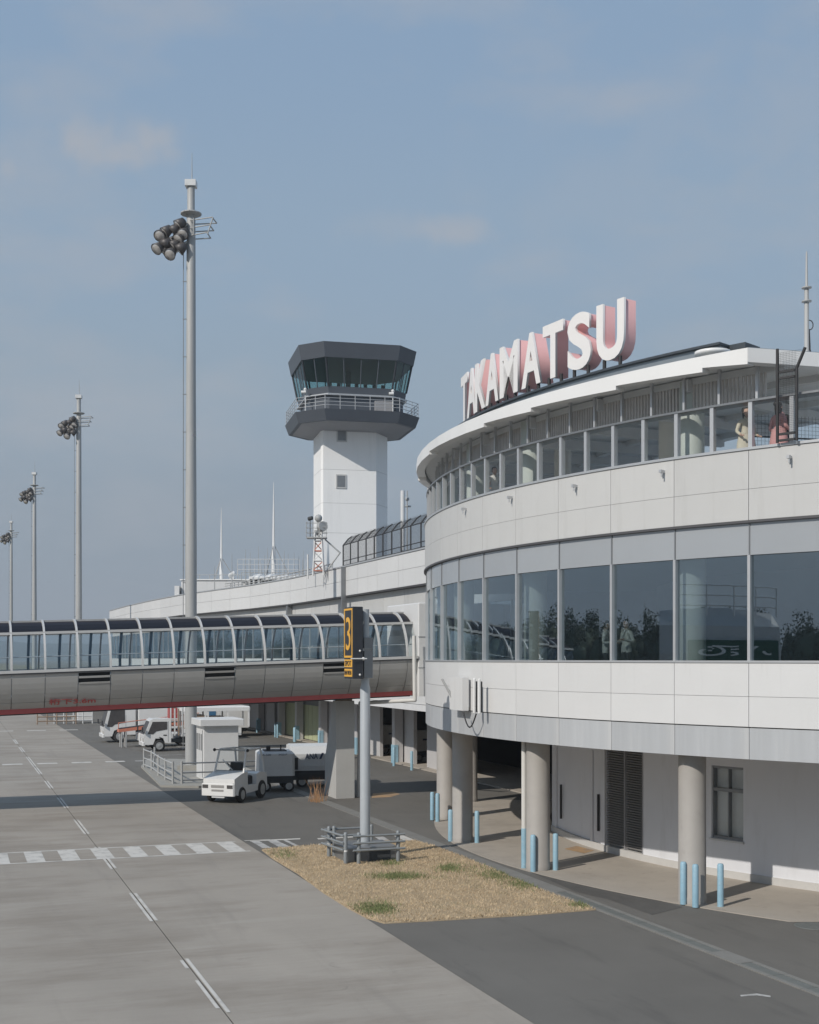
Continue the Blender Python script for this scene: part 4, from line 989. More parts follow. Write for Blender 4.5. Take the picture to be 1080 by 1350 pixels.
for zz in (2.6, 2.9, 3.2): b.tube([(-.7, -.4, zz), (.5, -.4, zz), (.5, .4, zz), (-.7, .4, zz), (-.7, -.4, zz)], .016, 5)
for x in (-.7, -.3, .1, .5): b.cyl((x, -.4, 2.3), (x, -.4, 3.2), .02, n=5)
b.obj('guardrail', M['galv'], t)
b = MB(); b.cyl((0, 0, 2.3), (0, 0, h-.3), .09, n=8); b.obj('mast', M['galv'], t)
b = MB(); b.cyl((-.25, 0, h-1.0), (.25, 0, h-1.0), .16, n=10); b.cyl((.15, -.1, h-.7), (.32, -.35, h-.65), .3, n=14); b.ball((0, 0, h-.15), .24, 10); b.obj('beacon_lamp', M['galv'], t)
b = MB(); b.cyl((-.6, -.1, h-.2), (-.35, -.2, h-.15), .12, n=8); b.cyl((-.5, 0, 2.3), (-.5, 0, h-.2), .025, n=5); b.obj('camera', M['chassis'], t)
b = MB(); b.tube([(.35, 0, .1), (1.3, 0, 1.4), (.4, 0, 2.2)], .05, 6); b.obj('stair', M['galv'], t)
for k, (px, y0, Y, lab, r) in enumerate(((361, 636, 107, 'tallest white radio mast with stays on the wing roof', .13), (292, 670, 110, 'white radio mast left of the tallest one on the wing roof', .11))):
    x, y, z = W(px, y0, Y); zb = W(px, 748, Y)[2]
    t = thing('radio_mast', lab, 'mast', (x, y, ZT-.4)); hh = z-(ZT-.4)
    MB().lathe([(r*2.2, 0), (r*1.6, hh*.35), (r, hh*.45), (r*.7, hh*.7), (.02, hh)], 8).obj('pole', M['white'], t)
    b = MB()
    for a in (.2, 2.2, 4.3): b.cyl((1.9*cos(a), 1.9*sin(a), hh*.1), (0, 0, hh*.48), .035, n=5)
    b.obj('stay', M['galv'], t)
    b = MB(); b.box(-2.6, -1, 1.5, 2.6, 1, 1.6); b.obj('platform', M['galv'], t)
    b = MB(); b.tube([(-2.6, -1, 2.3), (2.6, -1, 2.3)], .03, 5)
    for i in range(7): b.cyl((-2.6+i*.866, -1, 0), (-2.6+i*.866, -1, 2.3), .03, n=5)
    b.obj('guardrail', M['galv'], t)
whips = [(306, 730), (324, 724), (330, 728), (336, 735), (341, 720), (349, 732), (353, 722), (369, 735), (375, 726), (380, 730), (388, 728), (394, 733), (400, 726), (405, 732), (283, 746), (313, 742), (399, 738), (345, 742)]
for k, (px, py) in enumerate(whips):
    Y = 100+3*(k % 4); x, y, z = W(px, py, Y); hh = z-(ZT-.4)
    if k == 0: whip_me = MB().lathe([(.05, 0), (.035, 3), (.012, 6)], 6).mesh('whip_antenna', M['galv'])
    o = bpy.data.objects.new('whip_antenna', whip_me); col.objects.link(o); o.location = (x, y, ZT-.4); o.scale = (1, 1, hh/6.0)
    tag(o, 'thin upright whip antenna among the cluster on the far wing roof', 'antenna', 'whip antennas on the wing roof')
def ubox(name, label, cat, px0, px1, py0, py1, Y, dep, m='panel'):
    x0, x1 = (px0-540)/FPX*Y, (px1-540)/FPX*Y; z1 = EYE+(868-py0)*Y/FPX; z0 = EYE+(868-py1)*Y/FPX
    t = thing(name, label, cat, ((x0+x1)/2, Y, z0)); w = (x1-x0)/2; h = z1-z0
    b = MB(); b.bevbox(-w, 0, 0, w, dep, h, .06); b.obj('wall', M[m], t); return t, w, h
t, w, h = ubox('rooftop_block', 'low white rectangular block on the far wing roof', 'building', 239, 330, 765, 800, 108, 9)
b = MB(); b.box(-w-.1, -.1, h, w+.1, 9.1, h+.1); b.obj('coping', M['roofwhite'], t)
b = MB(); b.box(-.5-w, -.4, -1, -w-.1, 3, h-.5); b.obj('side_block', M['panel'], t)
b = MB(); b.ball((-w+4.2, 2, h+.7), .24, 10); b.cyl((-w+4.2, 2, h), (-w+4.2, 2, h+.6), .08); b.ball((w-2, 2, h+.55), .2, 10); b.cyl((w-2, 2, h), (w-2, 2, h+.5), .07); b.obj('radar_dome', M['offwhite'], t)
t, w, h = ubox('rooftop_cabin', 'white rooftop cabin with dark windows under the tallest radio mast', 'building', 328, 384, 760, 778, 97, 5, 'white')
b = MB(); b.box(-w*.35, -.06, .15, w*.98, -.003, h-.25); b.obj('window_band', M['dark'], t)
for k in range(3): b = MB(); b.box(-w*.95+k*.38, -.05, .2, -w*.95+k*.38+.2, -.003, h-.2); b.obj('window', M['dark'], t)
for k in range(4): b = MB(); b.ball((-w+.7+k*w*.6, 1.0, h-.05), .62, 10, .5); b.obj('roof_dome', M['white'], t)
b = MB()
for k in range(13): b.cyl((-w-.8+k*.36*1.2, -.3, h), (-w-.8+k*.36*1.2, -.3, h+1.3), .025, n=4)
for zz in (.5, .9, 1.3): b.cyl((-w-.8, -.3, h+zz), (w+.6, -.3, h+zz), .025, n=5)
b.obj('guardrail', M['offwhite'], t)
# low railing along the wing coping
lr2 = thing('coping_rail', 'low grey railing along the far wing coping', 'railing', (0, 0, 0), GR)
b = MB()
u = 73.0
while u < 95:
    # interpolate v
    for i in range(len(pl)-1):
        if pl[i][1] <= u <= pl[i+1][1]: f = (u-pl[i][1])/(pl[i+1][1]-pl[i][1]); v = pl[i][0]+(pl[i+1][0]-pl[i][0])*f
    b.cyl((v+.25, u, ZT), (v+.25, u, ZT+.38), .03, n=4); u += .8
b.tube([(21.6, 73, ZT+.38), (21.42, 81.5, ZT+.38), (20.65, 90, ZT+.38), (19.7, 95.4, ZT+.38)], .035, 5); b.tube([(21.6, 73, ZT+.2), (21.42, 81.5, ZT+.2), (20.65, 90, ZT+.2), (19.7, 95.4, ZT+.2)], .03, 5)
kind(b.obj('rail', M['galv'], lr2), 'stuff')
for px, py, Y, r, lab in ((531, 647, 68, .12, 'thick pale vent pipe rising behind the roof fence'), (537, 647, 68.5, .035, 'thin dark pole with a small lamp behind the roof fence'), (406, 731, 78, .06, 'short white pole left of the beacon tower')):
    x, y, z = W(px, py, Y); o = MB().cyl((0, 0, 0), (0, 0, z-ZT+.4), r, n=10)
    if r < .05: o.ball((0, 0, z-ZT-.05), .12, 8); o.cyl((-.2, 0, z-ZT-.45), (.2, 0, z-ZT-.45), .05)
    tag(o.obj('roof_pole', M['offwhite'] if r > .05 else M['galv'], loc=(x, y, ZT-.4)), lab, 'pole')

# ================================================================== FLOODLIGHT MASTS
def make_mast():
    t = thing('floodlight_mast', '', 'mast'); zt = EYE+25.4
    MB().lathe([(.31, .1), (.305, 12), (.26, 20), (.235, zt-2.0), (.2, zt-1.9), (.2, zt-.35)], 20).obj('pole', M['galv'], t)
    b = MB(); b.box(-.29, -.29, zt-.32, .29, .29, zt); b.obj('top_platform', M['offwhite'], t)
    b = MB(); b.cyl((.05, 0, zt), (.05, 0, zt+1.5), .03, .012, n=6); b.obj('lightning_tip', M['galv'], t)
    b = MB(); b.cyl((-.40, -.12, 1.2), (-.38, -.12, zt-2.5), .022, n=5)
    for k in range(14): b.box(-.42, -.14, 2+2*k, -.2, -.1, 2.04+2*k)
    b.obj('cable', M['frame_dark'], t)
    b = MB()
    for a in range(12):
        c, c2 = a*pi/6, (a+1)*pi/6; b.cyl((.52*cos(c), .52*sin(c), zt-1.75), (.52*cos(c2), .52*sin(c2), zt-1.75), .05, n=5); b.cyl((.2*cos(c), .2*sin(c), zt-1.75), (.52*cos(c), .52*sin(c), zt-1.75), .03, n=4)
    b.lathe([(.22, zt-1.80), (.5, zt-1.80), (.5, zt-1.77), (.22, zt-1.77)], 12); b.obj('ring_platform', M['galv'], t)
    b = MB()
    for z in (zt-2.2, zt-2.6, zt-3.0): b.tube([(0, -.3, z), (1.2-(zt-2.2-z)*.35, -.5, z+.1), (1.3-(zt-2.2-z)*.4, .4, z+.1), (0, .3, z)], .035, 5)
    b.cyl((1.25, -.5, zt-2.1), (.95, -.5, zt-3.0), .035, n=5); b.cyl((.2, -.4, zt-3.0), (.2, -.4, zt-2.1), .03, n=5)
    b.obj('service_bracket', M['galv'], t)
    for k, z in enumerate((zt-2.3, zt-3.2)):
        b = MB(); b.tube([(.0, -.1, z), (-1.6, -.3, z-.7)], .06, 6); b.tube([(0, .1, z), (-1.3, .6, z-.65)], .06, 6); b.obj('lamp_arm', M['offwhite'], t)
    hs = MB()
    hs.lathe([(.08, -.25), (.2, -.2), (.26, 0), (.33, .28), (.31, .28), (.02, .1)], 14); hm = hs.mesh('floodlight', M['lamp_dark'])
    gl = MB().lathe([(.01, .20), (.30, .265), (.30, .27), (.01, .27)], 14).mesh('reflector', M['lamp_glass'])
    pos = [(-.45, -.35, -2.35), (-.35, .4, -2.4), (-.75, -.35, -2.65), (-.5, -.3, -3.1), (-1.15, -.4, -2.75), (-1.5, -.4, -2.95), (-1.2, -.4, -3.4), (-1.6, -.45, -3.65), (-.75, -.3, -3.45), (-.95, -.45, -3.95), (-.4, -.4, -3.65), (-1.0, .5, -3.0), (-1.3, .5, -3.5), (-.3, -.35, -2.85)]
    for k, (x, y, z) in enumerate(pos):
        az = [radians(200), radians(250), radians(180), radians(230)][k % 4]
        o = inst(hm, 'floodlight', t, (x, y, zt+z)); dirv = Vector((cos(az)*.75, sin(az)*.75, -.65)); o.rotation_euler = dirv.to_track_quat('Z', 'Y').to_euler()
        inst(gl, 'reflector', o)
    b = MB(); b.box(-.62, -.62, .06, .62, .62, .35); b.obj('base_plinth', M['kerbc'], t)
    return t
mast = make_mast()
mx, my = (252-540)/FPX*67, 67.0
labs = ['tallest nearest floodlight mast standing by the white kiosk', 'second floodlight mast from the right, seen beyond the bridge', 'third floodlight mast from the right, slim against the sky', 'farthest smallest floodlight mast at the left edge']
mast.location = (mx, my, 0); mast['label'] = labs[0]; mast['group'] = 'apron floodlight masts'
for (px, Y, s), lab in zip(((104, 121.5, 1), (45.5, 172, 1), (15, 233, 1)), labs[1:]):
    copy_tree(mast, ((px-540)/FPX*Y, Y, 0), radians(R_.uniform(-25, 10)), lab)

# ================================================================== SIGN MAST 3
sx, sy = G(481.5, 1134)
st = thing('gate_sign', 'black gate sign box with amber number 3 on a grey steel pole', 'sign', (sx, sy, 0), GR)
zt = EYE+1.52
MB().lathe([(.155, .3), (.15, zt-2.4), (.12, zt-2.3), (.12, zt-.06)], 18).obj('pole', M['galvb'], st)
b = MB(); b.bevbox(-.52, -.42, zt-2.12, -.20, .42, zt, .015); b.obj('sign_box', M['signblack'], st)
b = MB(); b.box(-.20, -.1, zt-.5, -.02, .1, zt-.42); b.box(-.20, -.1, zt-1.9, -.02, .1, zt-1.82); b.box(-.2, -.2, zt-1.3, .14, .2, zt-1.22); b.obj('bracket', M['galv'], st)
b = MB(); b.bevbox(-.10, -.2, zt-2.1, .18, -.125, zt-.9, .01); b.obj('back_plate', M['frame_dark'], st)
# front plate faces the apron (-x local)
def yz(y0, z0, y1, z1, m, nm, t=.012):
    b = MB(); b.box(-.52-t, y0, z0, -.52, y1, z1); return b.obj(nm, M[m], st)
yz(-.40, zt-.10, .40, zt-.045, 'signyellow', 'frame_strip'); yz(-.40, zt-1.50, .40, zt-1.44, 'signyellow', 'frame_strip')
yz(-.40, zt-1.439, -.345, zt-.101, 'signyellow', 'frame_strip'); yz(.345, zt-1.439, .40, zt-.101, 'signyellow', 'frame_strip')
Rl = Matrix(((0, 0, -1), (-1, 0, 0), (0, 1, 0))).to_4x4()
def side_text(body, h, w, y, z, m, nm, off=.02):
    me = text_mesh(body, h, w, .004, off); me.materials.append(M[m]); o = bpy.data.objects.new(nm, me); col.objects.link(o); o.parent = st
    mm = Rl.copy(); mm.translation = (-.528, y, z); o.matrix_local = mm; return o
side_text('3', .98, .44, 0, zt-1.28, 'signyellow', 'numeral', .0)
yz(-.38, zt-1.78, .38, zt-1.55, 'signyellow', 'text_plate', .008); yz(-.38, zt-2.06, .38, zt-1.83, 'signyellow', 'text_plate', .008)
side_text('SPOT', .15, .6, 0, zt-1.74, 'signblack', 'small_lettering', .01).location.x = -.535
side_text('N34 W134', .13, .66, 0, zt-2.01, 'signblack', 'small_lettering', .005).location.x = -.535
b = MB(); b.cyl((-.6, -.5, zt-1.53), (-.1, -.47, zt-1.53), .02, n=6); b.ball((-.2, -.45, zt-1.53), .05, 8); b.ball((-.3, -.435, zt-1.3), .035, 6); b.ball((-.3, -.435, zt-2.0), .035, 6); b.obj('lamp_bracket', M['white'], st)
b = MB(); b.bevbox(-.75, -.55, 0.0, .80, .75, .48, .03); b.obj('footing', M['frame_dark'], st)
b = MB(); b.box(-.5, -.566, .05, .6, -.552, .4)
b.obj('footing_panel', M['chassis'], st)
# guard railing round the sign footing
gr_ = thing('guard_railing', 'grey pipe guard railing round the footing of the gate sign', 'railing', (sx, sy, 0), GR); gr_.scale = (.78, .8, .98)
posts = [(-1.05, -.85), (-.60, -1.05), (.95, -1.05), (-1.15, .95), (-.95, .95), (.55, .9)]
for x, y in posts:
    b = MB(); b.lathe([(.075, 0), (.075, .92), (.055, .97), (.005, .98)], 12, c=(x, y)); b.obj('post', M['galvd'], gr_)
    b = MB(); b.lathe([(.082, .40), (.082, .45)], 12, c=(x, y)); b.obj('reflective_band', M['white'], gr_)
for z in (.45, .66, .87):
    b = MB(); b.cyl((-.85, -1.14, z), (1.2, -1.14, z), .035, n=8); b.obj('rail', M['galvd'], gr_)
    b = MB(); b.cyl((-1.15, -.9, z), (-1.4, 1.1, z), .035, n=8); b.obj('rail', M['galvd'], gr_)
    b = MB(); b.cyl((-1.3, 1.04, z), (.2, 1.04, z), .035, n=8); b.obj('rail', M['galvd'], gr_)

# rail fence by the kerb island (left of kiosk)
fpx = [(190, 1014), (200, 1018), (209, 1025), (218, 1031), (228, 1036)]
rf = thing('rail_fence', 'grey pipe rail fence on the kerb island left of the white kiosk', 'railing', (*G(228, 1036), .1))
L = [(G(x, y)[0]-rf.location.x, G(x, y)[1]-rf.location.y) for x, y in fpx]
L2 = [(L[-1][0]+k*1.25*.94, L[-1][1]+.5+k*1.25*.342) for k in range(1, 4)]
for i, (x, y) in enumerate(L+[(L[-1][0]+.4, L[-1][1]+.1), (L[0][0]+.45, L[0][1]+.6)]):
    b = MB(); b.cyl((x, y, 0), (x, y, 1.05), .055, n=8); b.obj('post', M['galv'], rf)
for z in (.15, .5, .95):
    for i in range(len(L)-1):
        b = MB(); b.cyl((*L[i], z), (*L[i+1], z), .04, n=6); b.obj('rail', M['galv'], rf)
    b = MB(); b.cyl((L[-1][0]+.4, L[-1][1]+.1, z), (L[-1][0]+4.6, L[-1][1]+1.7, z), .035, n=6); b.obj('rail', M['frame_dark'], rf)

# kiosk
kx, ky = G(268.5, 1031)
ki = thing('kiosk', 'white equipment kiosk with an overhanging flat roof beside the nearest mast', 'kiosk', (kx, ky, .1), GR)
b = MB(); b.bevbox(0, 0, 0, 1.72, 1.9, 2.62, .02); b.obj('wall', M['white'], ki)
b = MB(); b.bevbox(-.22, -.22, 2.625, 1.95, 2.12, 2.95, .03); b.obj('roof', M['white'], ki)
for y in (.45, 1.0, 1.5):
    b = MB(); b.box(-.03, y, 1.4, -.001, y+.18, 2.2); b.obj('vent', M['frame_dark'], ki)
b = MB(); b.box(-.02, .2, .1, -.001, .24, 2.4); b.obj('door_seam', M['frame_dark'], ki)

# blue bollards
bm_ = MB(); bm_.lathe([(.075, 0), (.075, .98), (.055, 1.02), (.002, 1.03)], 14); 
def make_bollard(): 
    me = MB().lathe([(.078, 0), (.078, .99), (.06, 1.03), (.002, 1.04)], 14).mesh('bollard', M['bollard']); return me
bme = make_bollard()
nb = [((901, 1192), 'left of the nearest column'), ((917, 1196), 'standing in front of the nearest column'), ((950, 1195), 'right of the nearest column'),
      ((703, 1149), 'in front of the second column from the right'), ((732.5, 1147), 'right of the second column from the right'),
      ((594, 1109), 'left of the third column from the right'), ((629, 1111), 'right of the third column from the right'),
      ((570, 1081), 'leftmost of the pair by the farthest column'), ((577, 1083), 'second of the pair by the farthest column')]
for (p, lab) in nb:
    o = bpy.data.objects.new('bollard', bme); col.objects.link(o); x, y = G(*p, .018); o.location = (x, y, .018)
    tag(o, 'light blue steel bollard ' + lab, 'bollard', 'light blue bollards by the columns')
BPX = {67.4: 519.5, 66.2: 543, 74.8: 478, 82.2: 421, 89.6: 389, 91.0: 388, 97: 366, 98.5: 363, 104.4: 339}
for u, lab in ((67.4, 'before the wing column right of the gate sign'), (66.2, 'beside the wing opening under the link room'), (74.8, 'by the wing column behind the white pipe'), (82.2, 'by the wing column right of the pale green shutters'), (89.6, 'by the wing column between the pale green shutters'), (91.0, 'left of the wing column between shutters'), (97, 'by the wing column left of the pale green shutters'), (98.5, 'beside the dark wing bay'), (104.4, 'by the farthest lit wing column')):
    o = bpy.data.objects.new('bollard', bme); col.objects.link(o); x, y = vu(23.2, upx(BPX[u], 23.2)); o.location = (x, y, 0)
    tag(o, 'light blue bollard ' + lab, 'bollard', 'bollards along the wing')

# ================================================================== VEHICLES
def wheel(parent, x, y, r, w, s=1, rimc='rim', axis='y'):
    t = MB(); n = 20
    t.loft([[(x+rr*cos(2*pi*i/n), yy, r+rr*sin(2*pi*i/n)) for i in range(n)] for rr, yy in ((r*.62, y-w/2*s), (r*.93, y-w/2*s), (r, y-w/3*s), (r, y+w/3*s), (r*.93, y+w/2*s))], smooth=True)
    o = t.obj('wheel', M['tyre'], parent)
    q = MB(); q.loft([[(x+rr*cos(2*pi*i/n), yy, r+rr*sin(2*pi*i/n)) for i in range(n)] for rr, yy in ((r*.62, y-w/2*s-.004*s), (r*.55, y-w/2*s+.03*s), (r*.2, y-w/2*s-.02*s), (r*.02, y-w/2*s-.02*s))], smooth=False)
    q.obj('rim', M[rimc], o); return o
# tow tractor: local x forward
fx, fy = G(289, 1059)
ang = atan2(-.94, -.34)
tt = thing('tow_tractor', 'white open sided baggage tow tractor parked in front of the kiosk', 'vehicle', (fx, fy, 0), ang); tt.scale = (1.0, .98, 1.06)
W2 = .76
b = MB()
prof = [(0.02, .33), (0.02, .95), (-.55, 1.10), (-1.15, 1.20), (-1.18, .62), (-1.55, .62), (-1.95, .62), (-1.98, 1.02), (-2.35, 1.08), (-2.95, .98), (-3.0, .45), (-2.9, .38), (-1.5, .32)]
b.loft([[(x-.0, -W2+.02, z) for x, z in prof], [(x, -W2+.12, z+.0) for x, z in prof], [(x, W2-.12, z) for x, z in prof], [(x, W2-.02, z) for x, z in prof]])
b.obj('body', M['white'], tt)
b = MB(); b.bevbox(-.02, -W2-.02, .30, .14, W2+.02, .80, .05); b.obj('front_bumper', M['white'], tt)
b = MB(); b.box(.14, -.30, .62, .155, .30, .72); b.box(.14, -.28, .48, .155, .28, .55); b.obj('grille', M['louvre'], tt)
for s in (-1, 1):
    b = MB(); b.box(.14, s*.58-.13, .60, .16, s*.58+.13, .73); b.obj('headlight', M['lamp_dark'], tt)
b = MB(); b.box(.0, -.3, .22, .1, .3, .30); b.obj('number_plate', M['offwhite'], tt)
for x, rr in ((-.62, .30), (-2.45, .36)):
    for s in (-1, 1):
        wheel(tt, x, s*(W2-.06), rr, .2, -s)
        b = MB(); n = 10; b.loft([[(x+(rr+.1)*cos(a), s*(W2+.0), rr+(rr+.1)*sin(a)), (x+(rr+.03)*cos(a), s*(W2+.0), rr+(rr+.03)*sin(a)), (x+(rr+.03)*cos(a), s*(W2-.3), rr+(rr+.03)*sin(a)), (x+(rr+.1)*cos(a), s*(W2-.3), rr+(rr+.1)*sin(a))] for a in [pi*k/n for k in range(n+1)]]); b.obj('wheel_arch', M['white'], tt)
for s in (-1, 1):
    b = MB(); b.tube([(-.85, s*.70, 1.06), (-1.2, s*.64, 2.0), (-1.25, s*.62, 2.02), (-2.55, s*.62, 2.0), (-2.75, s*.66, 1.4), (-2.8, s*.68, .92)], .045, 8); b.obj('cab_frame', M['white'], tt)
b = MB(); b.cyl((-1.2, -.64, 2.0), (-1.2, .64, 2.0), .035); b.cyl((-2.55, -.62, 2.0), (-2.55, .62, 2.0), .03); b.cyl((-.95, -.66, 1.2), (-.95, .66, 1.2), .02); b.obj('cab_crossbar', M['galv'], tt)
b = MB(); b.loft([[(-.92, -.64, 1.2), (-.92, .64, 1.2), (-1.19, .6, 1.96), (-1.19, -.6, 1.96)], [(-.935, -.64, 1.2), (-.935, .64, 1.2), (-1.205, .6, 1.96), (-1.205, -.6, 1.96)]]); b.obj('windscreen', M['dglass'], tt)
b = MB(); b.box(-1.25, -.6, 2.03, -2.5, .6, 2.05); b.obj('canopy', M['dglass'], tt)
b = MB(); b.bevbox(-2.0, -.55, .62, -1.55, .1, .95, .04); b.bevbox(-2.08, -.55, .95, -1.95, .1, 1.45, .04); b.bevbox(-2.0, .2, .62, -1.6, .55, .95, .04); b.obj('seat', M['black'], tt)
b = MB(); b.tube([(-1.15, -.2, 1.1), (-1.42, -.2, 1.28)], .02); b.tube([(-1.42+.05*cos(a), -.2+.18*cos(a+1.57), 1.3+.16*sin(a)) for a in [k*pi/5 for k in range(11)]], .016, 5); b.obj('steering_wheel', M['black'], tt)
b = MB(); b.tube([(-.98, .1, 1.22), (-1.08, -.42, 1.62)], .022, 6); b.obj('wiper', M['white'], tt)
b = MB(); b.tube([(-1.2, -.66, 2.0), (-1.15, -.82, 2.0)], .02, 5); b.ball((-1.15, -.86, 2.0), .07, 8); b.obj('mirror', M['black'], tt)
b = MB(); b.ball((-1.15, .74, 2.0), .07, 8); b.obj('mirror', M['black'], tt)
b = MB(); b.box(-.3, -W2-.01, .9, -.02, -W2+.1, .97); b.obj('turn_lamp', M['lamp_dark'], tt)
# power cart 1
x0, y0 = G(342, 1045); 
a1 = radians(12)
pc = thing('ground_power_cart', 'pale grey boxy ground power cart with a dark top grille behind the tow tractor', 'cart', (x0, y0, 0), a1)
b = MB(); b.bevbox(0, 0, .72, 1.6, 2.2, 1.82, .12); b.obj('housing', M['offwhite'], pc)
b = MB(); b.box(.25, .2, 1.822, 1.25, 1.3, 1.86); b.cyl((.45, .5, 1.86), (.45, .5, 2.05), .1); b.cyl((1.0, .4, 1.86), (1.0, .4, 2.1), .03); b.obj('top_grille', M['black'], pc)
b = MB(); b.box(.08, .12, .40, 1.55, 2.1, .715); b.obj('chassis', M['chassis'], pc)
b = MB(); b.ball((.12, .08, .58), .07, 8); b.obj('lamp', M['white'], pc)
for x in (.3, 1.35): wheel(pc, x, .25, .25, .18, 1); wheel(pc, x, 1.95, .25, .18, -1)
for body, xx, w in (('A-500', .33, .38), ('3450-P', 1.05, .38)):
    place_text('marking', body, .085, M['navy'], pc, (xx, -.004, 1.64), (radians(90), 0, 0), width=w)
# power cart 2 (long, with lettering)
x0, y0 = G(392, 1040)
pc2 = thing('ground_power_unit', 'long pale grey ground power unit with dark blue lettering beside the bridge pier', 'cart', (x0, y0+.5, 0), radians(13))
b = MB(); b.loft([[(x, y, z) for (y, z) in ((0, .78), (-.02, 1.0), (0, 1.55), (.25, 1.9), (.9, 2.0), (1.6, 1.9), (1.7, .8))] for x in (-.35, -.3, 2.1, 2.15)]); b.obj('housing', M['offwhite'], pc2)
b = MB(); b.box(-.3, .1, .35, 2.1, 1.6, .775); b.box(-.05, -.0, .6, 1.9, .09, .74); b.obj('chassis', M['chassis'], pc2)
b = MB(); b.box(-.28, -.10, .85, -.02, -.03, 1.4); b.obj('hose_reel', M['black'], pc2)
for x in (.2, 1.6): wheel(pc2, x, .2, .27, .18, 1)
place_text('marking', 'ANA', .26, M['navy'], pc2, (.62, -.03, 1.32), (radians(90), 0, 0), width=.6, offset=.012)
b = MB(); b.loft([[(.98+k, -.035, 1.32), (1.08+k, -.035, 1.32), (1.2+k, -.035, 1.6), (1.1+k, -.035, 1.6)] if j == 0 else [(.98+k, -.028, 1.32), (1.08+k, -.028, 1.32), (1.2+k, -.028, 1.6), (1.1+k, -.028, 1.6)] for k in (0,) for j in (0, 1)]); b.obj('stripe_logo', M['navy'], pc2)
# small equipment in the wing openings
for (px, py, Y, lab) in ((511, 1000, 70.5, 'blue loader with a raised white arm inside the wing opening right of the gate sign'), (556, 1000, 67.5, 'pale grey cart with a rounded hood in the opening beside the drum')):
    k_ = (px-540)/FPX; Y = 25.4/(k_*cos(GR)+sin(GR)); t = thing('service_cart', lab, 'cart', (k_*Y, Y, .06), GR); t.scale = (.66, .66, .66)
    if 'conveyor' in lab:
        b = MB(); b.tube([(-.9, 0, 1.3), (.1, 0, 1.75), (.7, 0, 1.7)], .11, 6); b.cyl((0, 0, 1.5), (.7, .2, .3), .13); b.obj('arm', M['offwhite'], t)
        b = MB(); b.bevbox(-.9, -.4, .35, .9, .5, .75); b.obj('body', M['bluepaint'], t)
        for xx in (-.6, .6): wheel(t, xx, -.35, .28, .15, 1)
    else:
        b = MB(); b.loft([[(x, y, z) for x, z in ((-.8, 1.3), (-.75, 2.2), (-.6, 2.7), (1.2, 2.7), (1.2, 1.0), (-.3, .9))] for y in (0, 1.2)]); b.obj('hood', M['offwhite'], t)
        b = MB(); b.box(-.5, .1, .4, 1.2, 1.1, .89); b.obj('chassis', M['chassis'], t)
        b = MB(); b.box(.1, -.02, 1.85, .7, -.003, 2.0); b.obj('plate', M['navy'], t)
        for xx in (-.2, .9): wheel(t, xx, .15, .38, .2, 1)

# trucks: local x forward
def truck_cab(t, L=1.7, W=1.75, Hc=2.1, m='white'):
    w = W/2
    prof = [(0.0, .45), (.04, 1.05), (-.38, Hc-.08), (-.55, Hc), (-L, Hc), (-L, .55), (-1.32, .55), (-1.2, .85), (-.95, .95), (-.7, .85), (-.55, .45)]
    b = MB(); b.loft([[(x, -w+.0, z) for x, z in prof], [(x, w, z) for x, z in prof]]); b.obj('cab', M[m], t)
    for s in (-1, 1):
        b = MB(); win = [(-.20, 1.15), (-.52, Hc-.18), (-1.45, Hc-.18), (-1.45, 1.42), (-.75, 1.30), (-.55, 1.12)]
        y0 = s*(w+.003); y1 = s*(w+.016)
        b.loft([[(x, y0, z) for x, z in win], [(x, y1, z) for x, z in win]]); b.obj('side_window', M['carglass'] if False else M['lamp_dark'], t)
        b = MB(); b.box(-1.42, min(s*w, s*(w+.02)), 1.02, -1.2, max(s*w, s*(w+.02)), 1.08); b.obj('door_handle', M['black'], t)
        b = MB(); b.box(-1.53, min(s*w, s*(w+.006)), .6, -1.51, max(s*w, s*(w+.006)), 1.95); b.obj('door_seam', M['frame_dark'], t)
        b = MB(); b.tube([(-.05, s*w, 1.2), (.18, s*(w+.2), 1.3), (.18, s*(w+.2), 1.5)], .02, 5); b.bevbox(.12, s*(w+.2)-.08, 1.3, .2, s*(w+.2)+.08, 1.6, .02); b.obj('mirror', M['black'], t)
        b = MB(); b.bevbox(.0, s*(w-.28)-.18, .62, .06, s*(w-.28)+.18, .85, .02); b.obj('headlight', M['lamp_glass'], t)
    b = MB(); b.loft([[(.045, -w+.08, 1.12), (.045, w-.08, 1.12), (-.34, w-.12, Hc-.16), (-.34, -w+.12, Hc-.16)], [(.03, -w+.08, 1.12), (.03, w-.08, 1.12), (-.36, w-.12, Hc-.16), (-.36, -w+.12, Hc-.16)]]); b.obj('windscreen', M['lamp_dark'], t)
    b = MB(); b.bevbox(-.05, -w, .38, .12, w, .62, .03); b.obj('bumper', M['white'], t)
x0, y0 = vu(11.65, 82.6)
tr = thing('flatbed_truck', 'white light truck with an open racked bed and high white canopy, behind the nearest mast', 'truck', (x0, y0, 0), GR+pi)
truck_cab(tr)
for x in (-.95, -3.6):
    for s in (-1, 1): wheel(tr, x, s*.78, .37, .24, -s)
b = MB(); b.box(-6.2, -.45, .55, -.3, .45, .75); b.box(-2.9, -.8, .45, -2.2, -.4, .8); b.obj('chassis', M['chassis'], tr)
b = MB(); b.box(-6.3, -.9, .95, -2.35, .9, 1.05); b.obj('bed', M['offwhite'], tr)
b = MB(); b.box(-6.3, -.92, 1.06, -2.4, -.88, 1.45); b.box(-6.3, .88, 1.06, -2.4, .92, 1.45); b.obj('side_board', M['white'], tr)
b = MB(); b.box(-2.6, -.8, .55, -2.1, -.45, 1.0); b.obj('tank', M['offwhite'], tr)
for k, x in enumerate((-1.95, -2.2, -2.45)):
    for s in (-1, 1):
        b = MB(); b.box(x-.04, s*.8-.04, 1.0, x+.04, s*.8+.04, 2.75); b.obj('rack_post', M['tan'] if k == 1 else M['offwhite'], tr)
b = MB()
